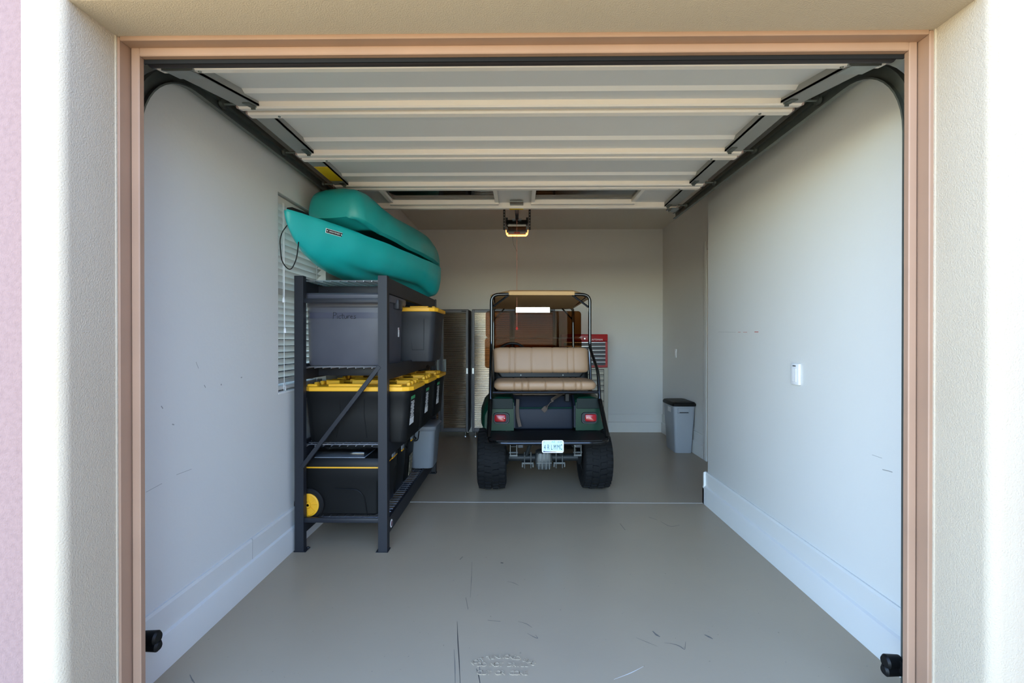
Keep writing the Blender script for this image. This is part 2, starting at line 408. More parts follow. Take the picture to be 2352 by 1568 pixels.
for p, w_, m in (([(1043, 1491), (1045, 1530), (1046, 1600)], .003, M_scuff), ([(1050, 1427), (1051, 1460), (1055, 1525), (1058, 1600)], .004, M_scuffd),
    ([(1094, 1535), (1100, 1552), (1107, 1600)], .004, M_scuffd), ([(1101, 1528), (1103, 1548)], .003, M_scuff), ([(1070, 1372), (1075, 1399)], .003, M_scuff),
    ([(1084, 1290), (1083, 1330), (1080, 1372)], .003, M_scuff), ([(1517, 1197), (1539, 1210), (1561, 1206)], .006, M_scuff), ([(1490, 1187), (1510, 1194)], .005, M_scuff), ([(1424, 1202), (1436, 1217)], .005, M_scuff),
    ([(1056, 1285), (1063, 1278)], .006, M_scuff), ([(1499, 1449), (1508, 1458), (1516, 1462)], .012, M_scuff), ([(1526, 1476), (1546, 1478), (1563, 1484), (1573, 1493), (1575, 1474)], .005, M_scuff),
    ([(1461, 1464), (1485, 1474), (1510, 1484)], .003, M_scuff), ([(1618, 1457), (1628, 1462), (1637, 1467)], .012, M_scuff), ([(1120, 1424), (1150, 1427)], .004, M_scuff), ([(1190, 1427), (1210, 1432), (1222, 1441)], .004, M_scuff),
    ([(1211, 1454), (1225, 1462), (1237, 1467), (1230, 1458)], .005, M_scuff), ([(1150, 1292), (1156, 1292.5)], .012, M_scuffd), ([(1165, 1335), (1180, 1338), (1191, 1344)], .004, M_scuff), ([(1410, 1560), (1450, 1545), (1478, 1530)], .004, M_joint), ([(436, 1549), (442, 1562), (447, 1568)], .006, M_scuff)):
    scuff(p, w_, m)

# marks on the walls
def wall_mark(wall, X, pts, wd, m, sgn):
    f = 2352 * 17 / 36; P = []
    for u, v in pts:
        d_ = cam.rotation_euler.to_matrix() @ Vector(((u - 1176) / f, -(v - 784) / f, -1)); k = X / d_.x; P.append(Vector((X + sgn * .0004, d_.y * k, 1.41 + d_.z * k)))
    bm = B(); n = len(P); L_, R_ = [], []
    for i, p in enumerate(P):
        t = (P[min(i + 1, n - 1)] - P[max(i - 1, 0)]).normalized(); q = Vector((0, -t.z, t.y)) * wd / 2
        L_.append(bm.verts.new(p + q)); R_.append(bm.verts.new(p - q))
    for i in range(n - 1): bm.faces.new((L_[i], L_[i + 1], R_[i + 1], R_[i]))
    obj('wall_mark', bm, m, wall, smooth=False)
M_rmark = mat('red_paint_rub', (190, 110, 100), 0.6); M_gmark = mat('grey_rub', (150, 150, 148), 0.6)
WR, WL = bpy.data.objects['wall_right'], bpy.data.objects['wall_left']
for p, w_, m in (([(1733, 762), (1742, 762)], .006, M_rmark), ([(1707, 762.5), (1716, 762.5)], .003, M_rmark), ([(1695, 762.5), (1701, 762.5)], .003, M_rmark), ([(1650, 762), (1690, 762.5)], .0015, M_gmark),
    ([(2027, 1078), (2040, 1081), (2050, 1084)], .004, M_gmark), ([(2003, 1044), (2026, 1052)], .002, M_gmark)): wall_mark(WR, XR, p, w_, m, -1)
for p, w_, m in (([(450, 831), (456, 846)], .003, M_gmark), ([(469, 884), (472, 890)], .005, M_gmark), ([(507, 882), (509, 884)], .008, M_gmark), ([(370, 932), (374, 938)], .005, M_gmark), ([(553, 867), (556, 866)], .006, M_gmark), ([(405, 1090), (440, 1077)], .002, M_gmark), ([(335, 1130), (372, 1110)], .002, M_gmark), ([(395, 974), (400, 975)], .005, M_gmark)): wall_mark(WL, XL, p, w_, m, 1)

# ------------------------------------------------------------------ overhead door
ZD = 2.552                      # underside of the rails on the level run
HW = 1.3715; SL = 0.612
door = thing('garage_door', 'white sectional overhead door, rolled up flat under the ceiling', 'garage door', (0, 2.43, ZD))
def rail_bm(u0, u1, w0, w1, deep):
    bm = B()
    # pressed channel with rounded lower edge; ends drawn in slightly
    out = [(u0, w0), (u0, w1 + 0.008), (u0 + 0.008, w1), (u1 - 0.008, w1), (u1, w1 + 0.008), (u1, w0)]
    loft(bm, [[(x, u, w_) for u, w_ in out] for x in (-HW, HW)])
    return bm
def section(name, windows=False):
    """local: y from 0 (lower edge of the section) to SL, z=0 underside of rails, sheet at z=.05"""
    bm = B()
    H = 0.05
    ux = [0.0, 0.405, 0.425, 0.555, SL]
    zz = [H, H, H - 0.016, H - 0.016, H - 0.016]
    wins = [(-1.09, -0.165), (0.11, 0.985)] if windows else []
    if not windows:
        loft(bm, [[(x, u, z) for u, z in zip(ux, zz)] + [(x, u, 0.062) for u in ux[::-1]] for x in (-HW, HW)])
    else:
        xs = [-HW, -1.09, -0.165, 0.11, 0.985, HW]
        for i in range(5):
            if i in (1, 3):
                box(bm, xs[i], xs[i + 1], 0, 0.08, H, 0.062); box(bm, xs[i], xs[i + 1], 0.47, SL, H - 0.016, 0.062)
            else: box(bm, xs[i], xs[i + 1], 0, SL, H, 0.062)
    s = obj(name, bm, M_doorg, door, angle=12)
    r1 = obj('bottom_rail', rail_bm(0.004, 0.058, H, 0.0, 0), M_doorw, s, angle=20)
    r2 = obj('top_rail', rail_bm(SL - 0.060, SL - 0.006, H, 0.003, 0), M_doorw, s, angle=20)
    for sx in (-1, 1):
        e = B(); x0 = sx * (HW - 0.105); x1 = sx * (HW - 0.004)
        box(e, min(x0, x1), max(x0, x1), 0.06, SL - 0.06, 0.012, 0.022)
        box(e, min(x0, x0 + sx * 0.006), max(x0, x0 + sx * 0.006), 0.06, SL - 0.06, 0.012, H)
        st = obj('end_stile', e, mat('stile_grey', (150, 150, 146), 0.5, 0.3), s, smooth=False)
        t = B(); xa = sx * (HW - 0.075)
        box(t, xa - 0.016, xa + 0.016, SL - 0.13, SL - 0.058, 0.006, 0.010); box(t, xa - 0.010, xa + 0.010, SL - 0.064, SL - 0.058, -0.004, 0.03)
        obj('hinge_tab', t, M_galvd, s, smooth=False)
        sc = B(); lathe(sc, [(0.0, 0.007), (-0.004, 0.006), (-0.005, 0.0)], 'z', 10, (sx * (HW - 0.15), 0.03, 0.0)); obj('screw', sc, M_galvd, s)
        rl = B(); tube(rl, [(sx * (HW - 0.02), SL - 0.03, 0.03), (sx * (HW + 0.090), SL - 0.03, 0.03)], 0.006); lathe(rl, [(-0.008, 0.012), (-0.008, 0.022), (0.008, 0.022), (0.008, 0.012)], 'x', 14, (sx * (HW + 0.090), SL - 0.03, 0.03))
        obj('roller', rl, M_galvd, s)
        cp = B(); x0, x1 = sx * (HW - 0.001), sx * (HW + 0.010)
        box(cp, min(x0, x1), max(x0, x1), SL - 0.058, SL - 0.008, 0.004, 0.045); box(cp, min(x0, x1), max(x0, x1), 0.006, 0.054, 0.004, 0.045)
        obj('end_cap', cp, mat('end_cap', (170, 150, 144), 0.6), s, smooth=False)
    if windows:
        for x0, x1 in wins:
            f = B()
            box(f, x0, x1, 0.08, 0.112, 0.022, 0.058); box(f, x0, x1, 0.44, 0.472, 0.005, 0.058)
            box(f, x0, x0 + 0.03, 0.08, 0.47, 0.018, 0.058); box(f, x1 - 0.03, x1, 0.08, 0.47, 0.018, 0.058)
            wf = obj('window_frame', f, M_doorw, s, smooth=False)
            boxo('window_pane', x0 + 0.02, x1 - 0.02, 0.10, 0.45, 0.044, 0.048, M_pane, wf)
            for k in (1, 2):
                xm = x0 + (x1 - x0) * k / 3; boxo('glazing_bar', xm - 0.006, xm + 0.006, 0.1, 0.45, 0.05, 0.058, M_doorw, wf)
    return s
for i in range(4):
    s = section('door_section', i == 3)
    if i == 0:
        s.location = (0, -0.615, -0.118); s.rotation_euler = (math.atan2(0.118, 0.60), 0, 0)
        sl = B(); tube(sl, [(-1.372, -0.022, 0.022), (1.372, -0.022, 0.022)], 0.027, 14)
        obj('bottom_seal', sl, M_seal, s)
        for sx in (-1, 1):
            br = B(); box(br, sx * 1.29 - 0.06, sx * 1.29 + 0.06, 0.0, 0.012, -0.006, 0.05); box(br, sx * 1.29 - 0.05, sx * 1.29 + 0.05, 0.0, 0.09, -0.008, -0.004)
            obj('cable_bracket', br, M_galv, s, smooth=False)
    else:
        s.location = (0, (i - 1) * SL + 0.003, 0)
    if i == 2:
        lb = boxo('warning_label', -HW + 0.01, -HW + 0.10, 0.17, 0.45, 0.009, 0.0118, mat('warning_yellow', (214, 176, 20), 0.5), s)
    if i == 3:
        lb = boxo('warning_label', -0.075, 0.045, 0.57, 0.60, -0.0, 0.0022, MATS['warning_yellow'], s)
        for sx in (-1, 1):
            br = B(); box(br, sx * 1.345 - 0.045, sx * 1.345 + 0.045, 0.555, 0.61, -0.012, -0.002); box(br, sx * 1.345 - 0.03, sx * 1.345 + 0.03, 0.50, 0.60, -0.026, -0.012)
            tube(br, [(sx * 1.345 - 0.02, 0.54, -0.03), (sx * 1.345 - 0.02, 0.54, -0.01)], 0.008)
            obj('top_bracket', br, M_galv, s, smooth=False)
        boxo('opener_bracket', -0.07, 0.045, 0.44, 0.61, 0.024, 0.034, M_galv, s)

# tracks
def track(name, s, label):
    xw = s * 1.482
    t = thing(name, label, 'door track', (xw, 1.83, 0), group='overhead door tracks')
    p = [(0, 0.04), (0, 1.2), (0, 2.20)]
    rc = 0.36
    for k in range(1, 13):
        a = R(90 * k / 12); p.append((rc - rc * math.cos(a), 2.20 + rc * math.sin(a)))
    p.append((2.74, 2.572))
    # C profile open towards the door
    th = 0.003
    poly = [(0, -0.027), (-s * 0.024, -0.027), (-s * 0.024, -0.020), (-s * 0.022, -0.020), (-s * 0.022, -0.024), (-s * th, -0.024),
            (-s * th, 0.024), (-s * 0.022, 0.024), (-s * 0.022, 0.020), (-s * 0.024, 0.020), (-s * 0.024, 0.027), (0, 0.027)]
    if s < 0: poly = poly[::-1]
    b = B(); sweep(b, p, poly); obj('rail', b, M_galvd, t, angle=30)
    b = B(); box(b, min(0, s * 0.004), max(0, s * 0.004), 0.50, 2.72, 2.575, 2.63); box(b, min(0, s * 0.03), max(0, s * 0.03), 0.50, 2.72, 2.627, 2.63)
    obj('angle_stiffener', b, M_galvd, t, smooth=False)
    for z in (0.35, 1.0, 1.7, 2.1):
        b = B(); g = s * ((abs(XL) if s < 0 else XR) - 1.482); box(b, min(0, g), max(0, g), -0.02, 0.02, z, z + 0.05); obj('bracket', b, M_galv, t, smooth=False)
    b = B(); tube(b, [(s * .006, 2.1, 2.62), (s * 0.03, 2.1, 3.10)], 0.008); obj('hanger', b, M_galv, t)
    return t
track('door_track', -1, 'steel curved door track along the left wall, passing above the kayaks')
track('door_track', 1, 'steel curved door track along the right wall, its end hanging free')

# lift cable drum pieces behind the head on the right, seen as a dark round end
for s, lab in ((-1, 'dark lift drum in the upper left corner of the opening'), (1, 'dark lift drum in the upper right corner of the opening')):
    b = B(); lathe(b, [(-0.03, 0.02), (-0.03, 0.045), (-0.015, 0.04), (0.015, 0.04), (0.03, 0.05), (0.035, 0.02)], 'x', 24, (0, 0, 0))
    o = tag(obj('lift_drum', b, M_galvd), lab, 'cable drum', 'lift drums'); o.location = (s * 1.34, 1.85, 2.78)
b = B(); tube(b, [(-1.53, 1.85, 2.78), (1.625, 1.85, 2.78)], 0.013)
tag(obj('torsion_shaft', b, M_galvd), 'steel torsion shaft across the top, behind the door head', 'shaft')

# safety sensors near the floor
def photo_eye(loc, s, lab):
    t = thing('safety_sensor', lab, 'sensor', loc, group='door safety sensors')
    b = B(); box(b, min(0, -s * 0.004), max(0, -s * 0.004), -0.10, 0.05, -0.02, 0.025); box(b, -0.02, 0.02, 0.046, 0.05, -0.02, 0.025); obj('bracket', b, M_blk, t, smooth=False)
    b = B(); lathe(b, [(0.0, 0.012), (0.0, 0.024), (-s * 0.05, 0.026), (-s * 0.058, 0.02)], 'x', 20, (s * 0.012, 0.055, 0.01)); obj('lens_body', b, M_blk, t)
    b = B(); lathe(b, [(0.0, 0.010), (0.0, 0.020), (-s * 0.052, 0.022), (-s * 0.06, 0.014)], 'x', 20, (s * 0.010, 0.055, -0.022)); obj('sensor_body', b, M_blk, t)
photo_eye((-1.44, 1.80, 0.245), -1, 'black safety sensor low at the left side of the opening')
photo_eye((1.44, 1.80, 0.175), 1, 'black safety sensor low at the right side of the opening')

# ------------------------------------------------------------------ opener
op = thing('garage_door_opener', 'black ceiling opener with lit lens and red pull cord', 'door opener', (-0.012, 4.95, 2.47))
b = B()
oc = lambda y, hw, z0, z1: [(x * hw, y, z) for x, z in ((-.80, z0), (.80, z0), (.95, z0 + .02), (1, z1 - .02), (.93, z1), (-.93, z1), (-1, z1 - .02), (-.95, z0 + .02))]
loft(b, [oc(-.004, .095, .105, .155), oc(.0, .112, .098, .165), oc(.03, .118, .090, .170), oc(.34, .120, .088, .170), oc(.36, .115, .090, .165)])
obj('housing', b, M_blkpaint, op, angle=30)
b = B(); loft(b, [oc(.361, .119, .086, .165), oc(.40, .125, .082, .165), oc(.43, .110, .09, .150)])
obj('lamp_lens', b, M_lamp, op, angle=30)
boxo('badge', -0.03, 0.032, .23, .26, 0.084, 0.0895, M_redp, op)
for sx in (-1, 1):
    b = B(); x = sx * 0.131
    box(b, x - 0.011, x + 0.011, 0.03, 0.033, 0.07, 0.63); box(b, x - 0.012, x + 0.012, 0.02, 0.06, 0.62, 0.63)
    hs = obj('hanger_strap', b, mat('dark_bracket', (52, 46, 44), 0.5, 0.5), op, smooth=False)
    for k in range(12):
        bb = boxo('slot', x - 0.003, x + 0.003, 0.0285, 0.031, 0.10 + k * 0.03, 0.112 + k * 0.03, M_alu, hs) if k == 0 else clone(bb, hs, (0, 0, k * 0.03))
    b = B(); box(b, sx * 0.105 - 0.011, sx * 0.105 + 0.011, 0.0, 0.04, 0.15, 0.19); obj('mount_lug', b, M_blk, op, smooth=False)
b = B(); box(b, -0.018, 0.018, -3.14, 0.05, 0.165, 0.215, 0.004, 1); obj('drive_rail', b, M_blkpaint, op)
b = B(); box(b, -0.014, 0.014, -0.14, -0.02, 0.150, 0.170, 0.003, 1); obj('trolley', b, M_blk, op)
b = B(); lathe(b, [(0, 0.006), (-0.006, 0.005), (-0.007, 0)], 'y', 12, (0.002, -0.145, 0.175)); obj('bolt', b, M_white, op)
b = B(); box(b, -0.05, 0.05, -0.03, 0.02, 0.163, 0.175, 0.004, 1); obj('rail_clamp', b, M_alu, op)
b = B(); tube(b, [(0, -0.08, 0.155), (0.001, -0.085, -0.3), (0, -0.082, -0.6), (0.001, -0.08, -0.93)], 0.0018, 6); obj('pull_cord', b, mat('faded_red_cord', (206, 130, 110), 0.8), op)
b = B(); lathe(b, [(-0.962, 0.0), (-0.960, 0.009), (-0.948, 0.012), (-0.938, 0.008), (-0.928, 0.003), (-0.926, 0.0)], 'z', 14, (0, -0.08, 0)); obj('pull_handle', b, M_redp, op)
b = B(); tube(b, [(-0.04, 0.02, 0.02), (-0.045, -0.02, -0.02), (-0.035, -0.03, -0.09), (0.0, -0.02, -0.16), (0.003, 0, -0.25)], 0.0016, 6); obj('antenna_wire', b, M_ink2, op)

# ------------------------------------------------------------------ window blind
bl = thing('window_blind', 'grey slatted window blind hanging in the left wall window, behind the rack', 'blind', (XL - 0.052, (WY0 + WY1) / 2, WZ0))
LB = (WY1 - WY0) / 2 - 0.012
boxo('head_rail', -0.03, 0.03, -LB, LB, 1.235, 1.285, M_slat, bl, 0.004)
boxo('bottom_rail', -0.028, 0.028, -LB, LB, 0.022, 0.045, M_slat, bl, 0.005)
sb = B(); out = []
ca, sa = math.cos(R(46)), math.sin(R(46))
pr = [(-0.026, -0.0012), (-0.013, 0.0008), (0, 0.0018), (0.013, 0.0008), (0.026, -0.0012), (0.026, 0.0012), (0.013, 0.0034), (0, 0.0044), (-0.013, 0.0034), (-0.026, 0.0012)]
loft(sb, [[(p * ca - q * sa, y, p * sa + q * ca) for p, q in pr] for y in (-LB, LB)])
s0 = obj('slat', sb, M_slat, bl, angle=60, loc=(0, 0, 0.075))
for k in range(1, 28): clone(s0, bl, (0, 0, 0.075 + k * 0.0425))
for y in (-LB + 0.11, LB - 0.11):
    b = B(); tube(b, [(0.031, y, 0.03), (0.031, y, 1.25)], 0.0016, 6); tube(b, [(-0.031, y, 0.03), (-0.031, y, 1.25)], 0.0016, 6); obj('ladder_cord', b, M_white, bl)
b = B(); tube(b, [(0.036, -LB + 0.085, 1.25), (0.038, -LB + 0.085, 0.62)], 0.0014, 6); tube(b, [(0.036, -LB + 0.10, 1.25), (0.04, -LB + 0.10, 0.42)], 0.0014, 6); obj('pull_cord', b, M_white, bl)
for y, z in ((-LB + 0.085, 0.60), (-LB + 0.10, 0.40)):
    b = B(); lathe(b, [(0, 0.003), (-0.01, 0.008), (-0.035, 0.009), (-0.037, 0)], 'z', 10, (0.04, y, z + 0.03)); obj('tassel', b, M_white, bl)
b = B()
for k in range(4):
    tube(b, [(0.034, -LB + 0.11 + 0.018 * math.cos(a + k), 0.035 + (0.018 + 0.003 * k) * math.sin(a)) for a in [i * math.pi / 6 for i in range(13)]], 0.0014, 5)
obj('coiled_cord', b, M_white, bl)

# ------------------------------------------------------------------ storage rack
RX0, RX1, RY0, RY1, RH = -1.485, -0.868, 3.19, 5.135, 1.835
rack = thing('storage_rack', 'tall charcoal steel shelving rack with four wire decks', 'storage rack', (RX0, RY0, 0))
rw, rl_ = RX1 - RX0, RY1 - RY0
def post_bm(s):
    b = B(); th = 0.003
    # C post with a folded lip, open inwards
    out = [(0, 0), (0.060, 0), (0.060, 0.045), (0.052, 0.045), (0.052, 0.006), (0.006, 0.006), (0.006, 0.06), (0, 0.06)]
    prism(b, [(x, y) for x, y in out], 0.004, RH)
    box(b, -0.005, 0.075, -0.004, 0.07, 0.0, 0.005)
    lathe(b, [(0.005, 0.009), (0.012, 0.008), (0.013, 0)], 'z', 8, (0.066, 0.055, 0))
    return b
po = obj('upright_post', post_bm(1), M_rack, rack, angle=20)
clone(po, rack, (rw, 0, 0)).scale = (-1, 1, 1)
clone(po, rack, (0, rl_, 0)).scale = (1, -1, 1)
clone(po, rack, (rw, rl_, 0)).scale = (-1, -1, 1)
for yy in (0.012, rl_ - 0.034):
    boxo('end_rail', 0.04, rw - 0.04, yy, yy + 0.022, 1.655, 1.685, M_rack, rack, 0.003)
    boxo('end_rail', 0.04, rw - 0.04, yy, yy + 0.022, 0.190, 0.222, M_rack, rack, 0.003)
    b = B(); box(b, -0.5, 0.5, -0.011, 0.011, -0.014, 0.014, 0.002, 1)
    p0, p1 = Vector((0.045, 0, 0.56)), Vector((rw - 0.05, 0, 1.235)); dv = p1 - p0
    xform(b, Matrix.Translation(((p0 + p1) / 2) + Vector((0, yy - 0.004, 0))) @ Matrix.Rotation(-math.atan2(dv.z, dv.x), 4, 'Y') @ Matrix.Diagonal((dv.length, 1, 1, 1)))
    obj('diagonal_brace', b, M_rack, rack)
LEV = [0.185, 0.70, 1.225, 1.81]
for li, z in enumerate(LEV):
    for sx in (0, 1):
        x0 = 0.006 if sx == 0 else rw - 0.038
        b = B(); y0, y1 = 0.062, rl_ - 0.062
        # stepped beam: tall web with inner ledge for the deck
        if sx == 1: out = [(x0 + 0.032, z + 0.018), (x0 + 0.032, z - 0.085), (x0, z - 0.085), (x0, z - 0.004), (x0 + 0.012, z - 0.004), (x0 + 0.012, z + 0.018)]
        else: out = [(x0, z + 0.018), (x0, z - 0.085), (x0 + 0.032, z - 0.085), (x0 + 0.032, z - 0.004), (x0 + 0.020, z - 0.004), (x0 + 0.020, z + 0.018)]
        loft(b, [[(x, y, zz_) for x, zz_ in out] for y in (y0, y1)]); obj('shelf_beam', b, M_rack, rack, angle=20)
    for yy in (0.30, 0.95, 1.55):
        boxo('deck_support', 0.03, rw - 0.03, yy, yy + 0.03, z - 0.075, z - 0.012, M_rack, rack, 0.003)
    b = B(); tube(b, [(0.04, 0.075, z), (rw - 0.04, 0.075, z)], 0.0035, 6)
    dk = obj('wire_deck', b, M_wire, rack)
    for yy in (0.13, rl_ - 0.075):
        b = B(); tube(b, [(0.04, yy, z), (rw - 0.04, yy, z)], 0.0035, 6); obj('edge_wire', b, M_wire, dk)
    lw = B(); tube(lw, [(0, 0.05, -0.006), (0, rl_ - 0.07, -0.006)], 0.0026, 6); l0 = None
    for k in range(10):
        x = 0.06 + k * (rw - 0.12) / 9
        if l0 is None: l0 = obj('long_wire', lw, M_wire, dk, loc=(x, 0, z))
        else: clone(l0, dk, (x, 0, z))
    cw = B(); tube(cw, [(0.03, 0, 0), (rw - 0.028, 0, 0)], 0.0027, 6); c0 = None
    n = 30
    for k in range(n):
        y = 0.19 + k * (rl_ - 0.32) / n
        if c0 is None: c0 = obj('cross_wire', cw, M_wire, dk, loc=(0, y, z))
        else: clone(c0, dk, (0, y, z))
b = B(); lathe(b, [(0, 0.0), (0.0, 0.028), (0.002, 0.027), (0.0022, 0.0)], 'x', 24, (rw - 0.006, 0.13, 0.145)); bd = obj('round_badge', b, M_white, rack)
b = B(); lathe(b, [(0, 0.0), (0.0, 0.018), (0.001, 0.018), (0.001, 0.0)], 'x', 20, (rw - 0.0038, 0.13, 0.145)); obj('badge_print', b, mat('badge_maroon', (96, 40, 56), 0.5), bd)

# ------------------------------------------------------------------ kayaks
def tab(t, pts):
    for (a, va), (b_, vb) in zip(pts, pts[1:]):
        if t <= b_:
            s = (t - a) / (b_ - a); s = s * s * (3 - 2 * s) * 0.35 + s * 0.65
            return va + (vb - va) * s
    return pts[-1][1]
def kayak_bm(L=2.0, low=False):
    bm = B(); NS = 56; NH = 22; ND = 17
    BW = [(0, .15), (.008, .185), (.03, .215), (.10, .245), (.25, .283), (.45, .295), (.6, .28), (.75, .22), (.87, .135), (.95, .065), (.985, .03), (1, .010)]
    SH = [(0, .275), (.05, .285), (.1, .285), (.3, .272), (.5, .275), (.7, .295), (.85, .318), (1, .345)]
    KL = [(0, .05), (.008, .015), (.03, -.012), (.07, -.026), (.12, -.020), (.20, .008), (.28, .020), (.42, .012), (.55, .0), (.64, .002), (.72, .018), (.80, .045), (.88, .095), (.94, .16), (.98, .235), (1, .32)]
    if low:
        SH = [(0, .200), (.05, .225), (.12, .262), (.35, .300), (.6, .308), (.85, .300), (1, .290)]
        KL = [(0, .05), (.008, .015), (.03, -.012), (.07, -.024), (.11, -.018), (.18, .016), (.26, .034), (.40, .028), (.55, .016), (.68, .018), (.78, .030), (.87, .065), (.94, .115), (.98, .17), (1, .235)]
    rings = []
    for i in range(NS):
        t = i / (NS - 1); t = t + 0.05 * math.sin(2 * math.pi * t) * -0.6
        t = min(max(t, 0), 1)
        bb, s, k = tab(t, BW), tab(t, SH), tab(t, KL)
        n = tab(t, [(0, 4.2), (.12, 3.4), (.25, 2.9), (.6, 2.5), (.85, 1.9), (1, 1.5)])
        ring = []
        for j in range(NH * 2 + 1):
            a = math.pi * j / (NH * 2); c, q = math.cos(a), math.sin(a)
            x = bb * (abs(c) ** (2 / n)) * (1 if c >= 0 else -1); z = s - (s - k) * (abs(q) ** (2 / n))
            f = abs(x) / bb; g = tab(t, [(0, 0), (.12, .8), (.3, 1), (.6, 1), (.74, .5), (.84, 0), (1, 0)])
            z += g * 0.030 * math.exp(-((f - .52) / .16) ** 2) * (1 if q > 0.55 else 0)
            h = (z - k) / (s - k)            # raised rub band near the sheer, with a crease under it
            x *= 1.0 + 0.02 * (1 / (1 + math.exp(-(h - .52) * 40)) - 0.5) * (1 if bb > .08 else 0)
            ring.append((x, (t - 0.5) * L, z))
        rec = tab(t, [(0, .0), (.10, .0), (.16, .09), (.30, .15), (.5, .14), (.66, .10), (.74, .0), (1, 0)])
        for j in range(1, ND):
            u = -1 + 2 * j / ND
            dome = 0.022 * (1 - u * u) * tab(t, [(0, .4), (.2, .3), (.7, .6), (.85, 1.0), (1, .3)])
            e = 1 / (1 + math.exp((abs(u) - .74) * 26))
            lip = 0.012 * math.exp(-((abs(u) - .88) / .07) ** 2)
            ring.append((bb * 1.0 * u, (t - 0.5) * L, s + dome + lip - rec * e))
        rings.append(ring)
    loft(bm, rings)
    return bm
def kayak(name, label, loc, rot, m, up):
    t = thing(name, label, 'kayak', loc, group='stacked teal kayaks'); t.rotation_euler = rot
    obj('hull', kayak_bm(low=up < 0), m, t, angle=60)
    return t
# lower kayak: bow (t=1) towards the camera, so local +y points to -Y world
ax = math.atan2(0.50, 1.95)
k1 = kayak('kayak', 'teal kayak right side up on the rack top, bow with black handle', (-1.222, 4.0, 1.862), (R(0.8), 0, math.pi - ax), M_teal, 1)
b = B(); box(b, -0.024, 0.024, 0.80, 0.965, 0.352, 0.382, 0.008); obj('bow_handle', b, M_rub, k1)
b = B(); tube(b, fillet([(0.02, 0.93, 0.30), (0.06, 0.98, 0.20), (0.05, 0.97, 0.03), (0.0, 0.95, -0.03), (-0.03, 0.93, 0.05), (-0.02, 0.90, 0.17)], 0.06, 6), 0.0035, 6); obj('strap_loop', b, M_rub, k1)
sk = boxo('name_sticker', -0.095, 0.095, -0.0015, 0.0015, -0.021, 0.021, M_white, k1)
sk.matrix_parent_inverse = Matrix.Identity(4)
K1_STICK = sk
boxo('sticker_face', -0.090, 0.090, -0.0022, 0.0, -0.017, 0.017, M_ink2, sk)
text('sticker_text', 'UREATENED', 0.021, M_white, sk, (0, -0.0026, 0), sx=1.05)
for sx in (-1, 1):
    b = B(); lathe(b, [(-0.004, 0), (-0.004, 0.006), (-0.002, 0.006)], 'y', 10, (sx * 0.078, 0.001, 0)); obj('sticker_mark', b, M_white, sk)
b = B(); tube(b, fillet([(-0.20, -0.62, 0.268), (-0.215, -0.72, 0.262), (-0.20, -0.84, 0.275), (-0.17, -0.90, 0.285)], 0.05, 5), 0.004, 6); obj('deck_cord', b, M_rub, k1)
k2 = kayak('kayak', 'teal kayak lying upside down on top of the other kayak', (-1.095, 4.32, 2.462), (0, math.pi, -math.atan2(0.40, 1.95)), M_teal2, -1)

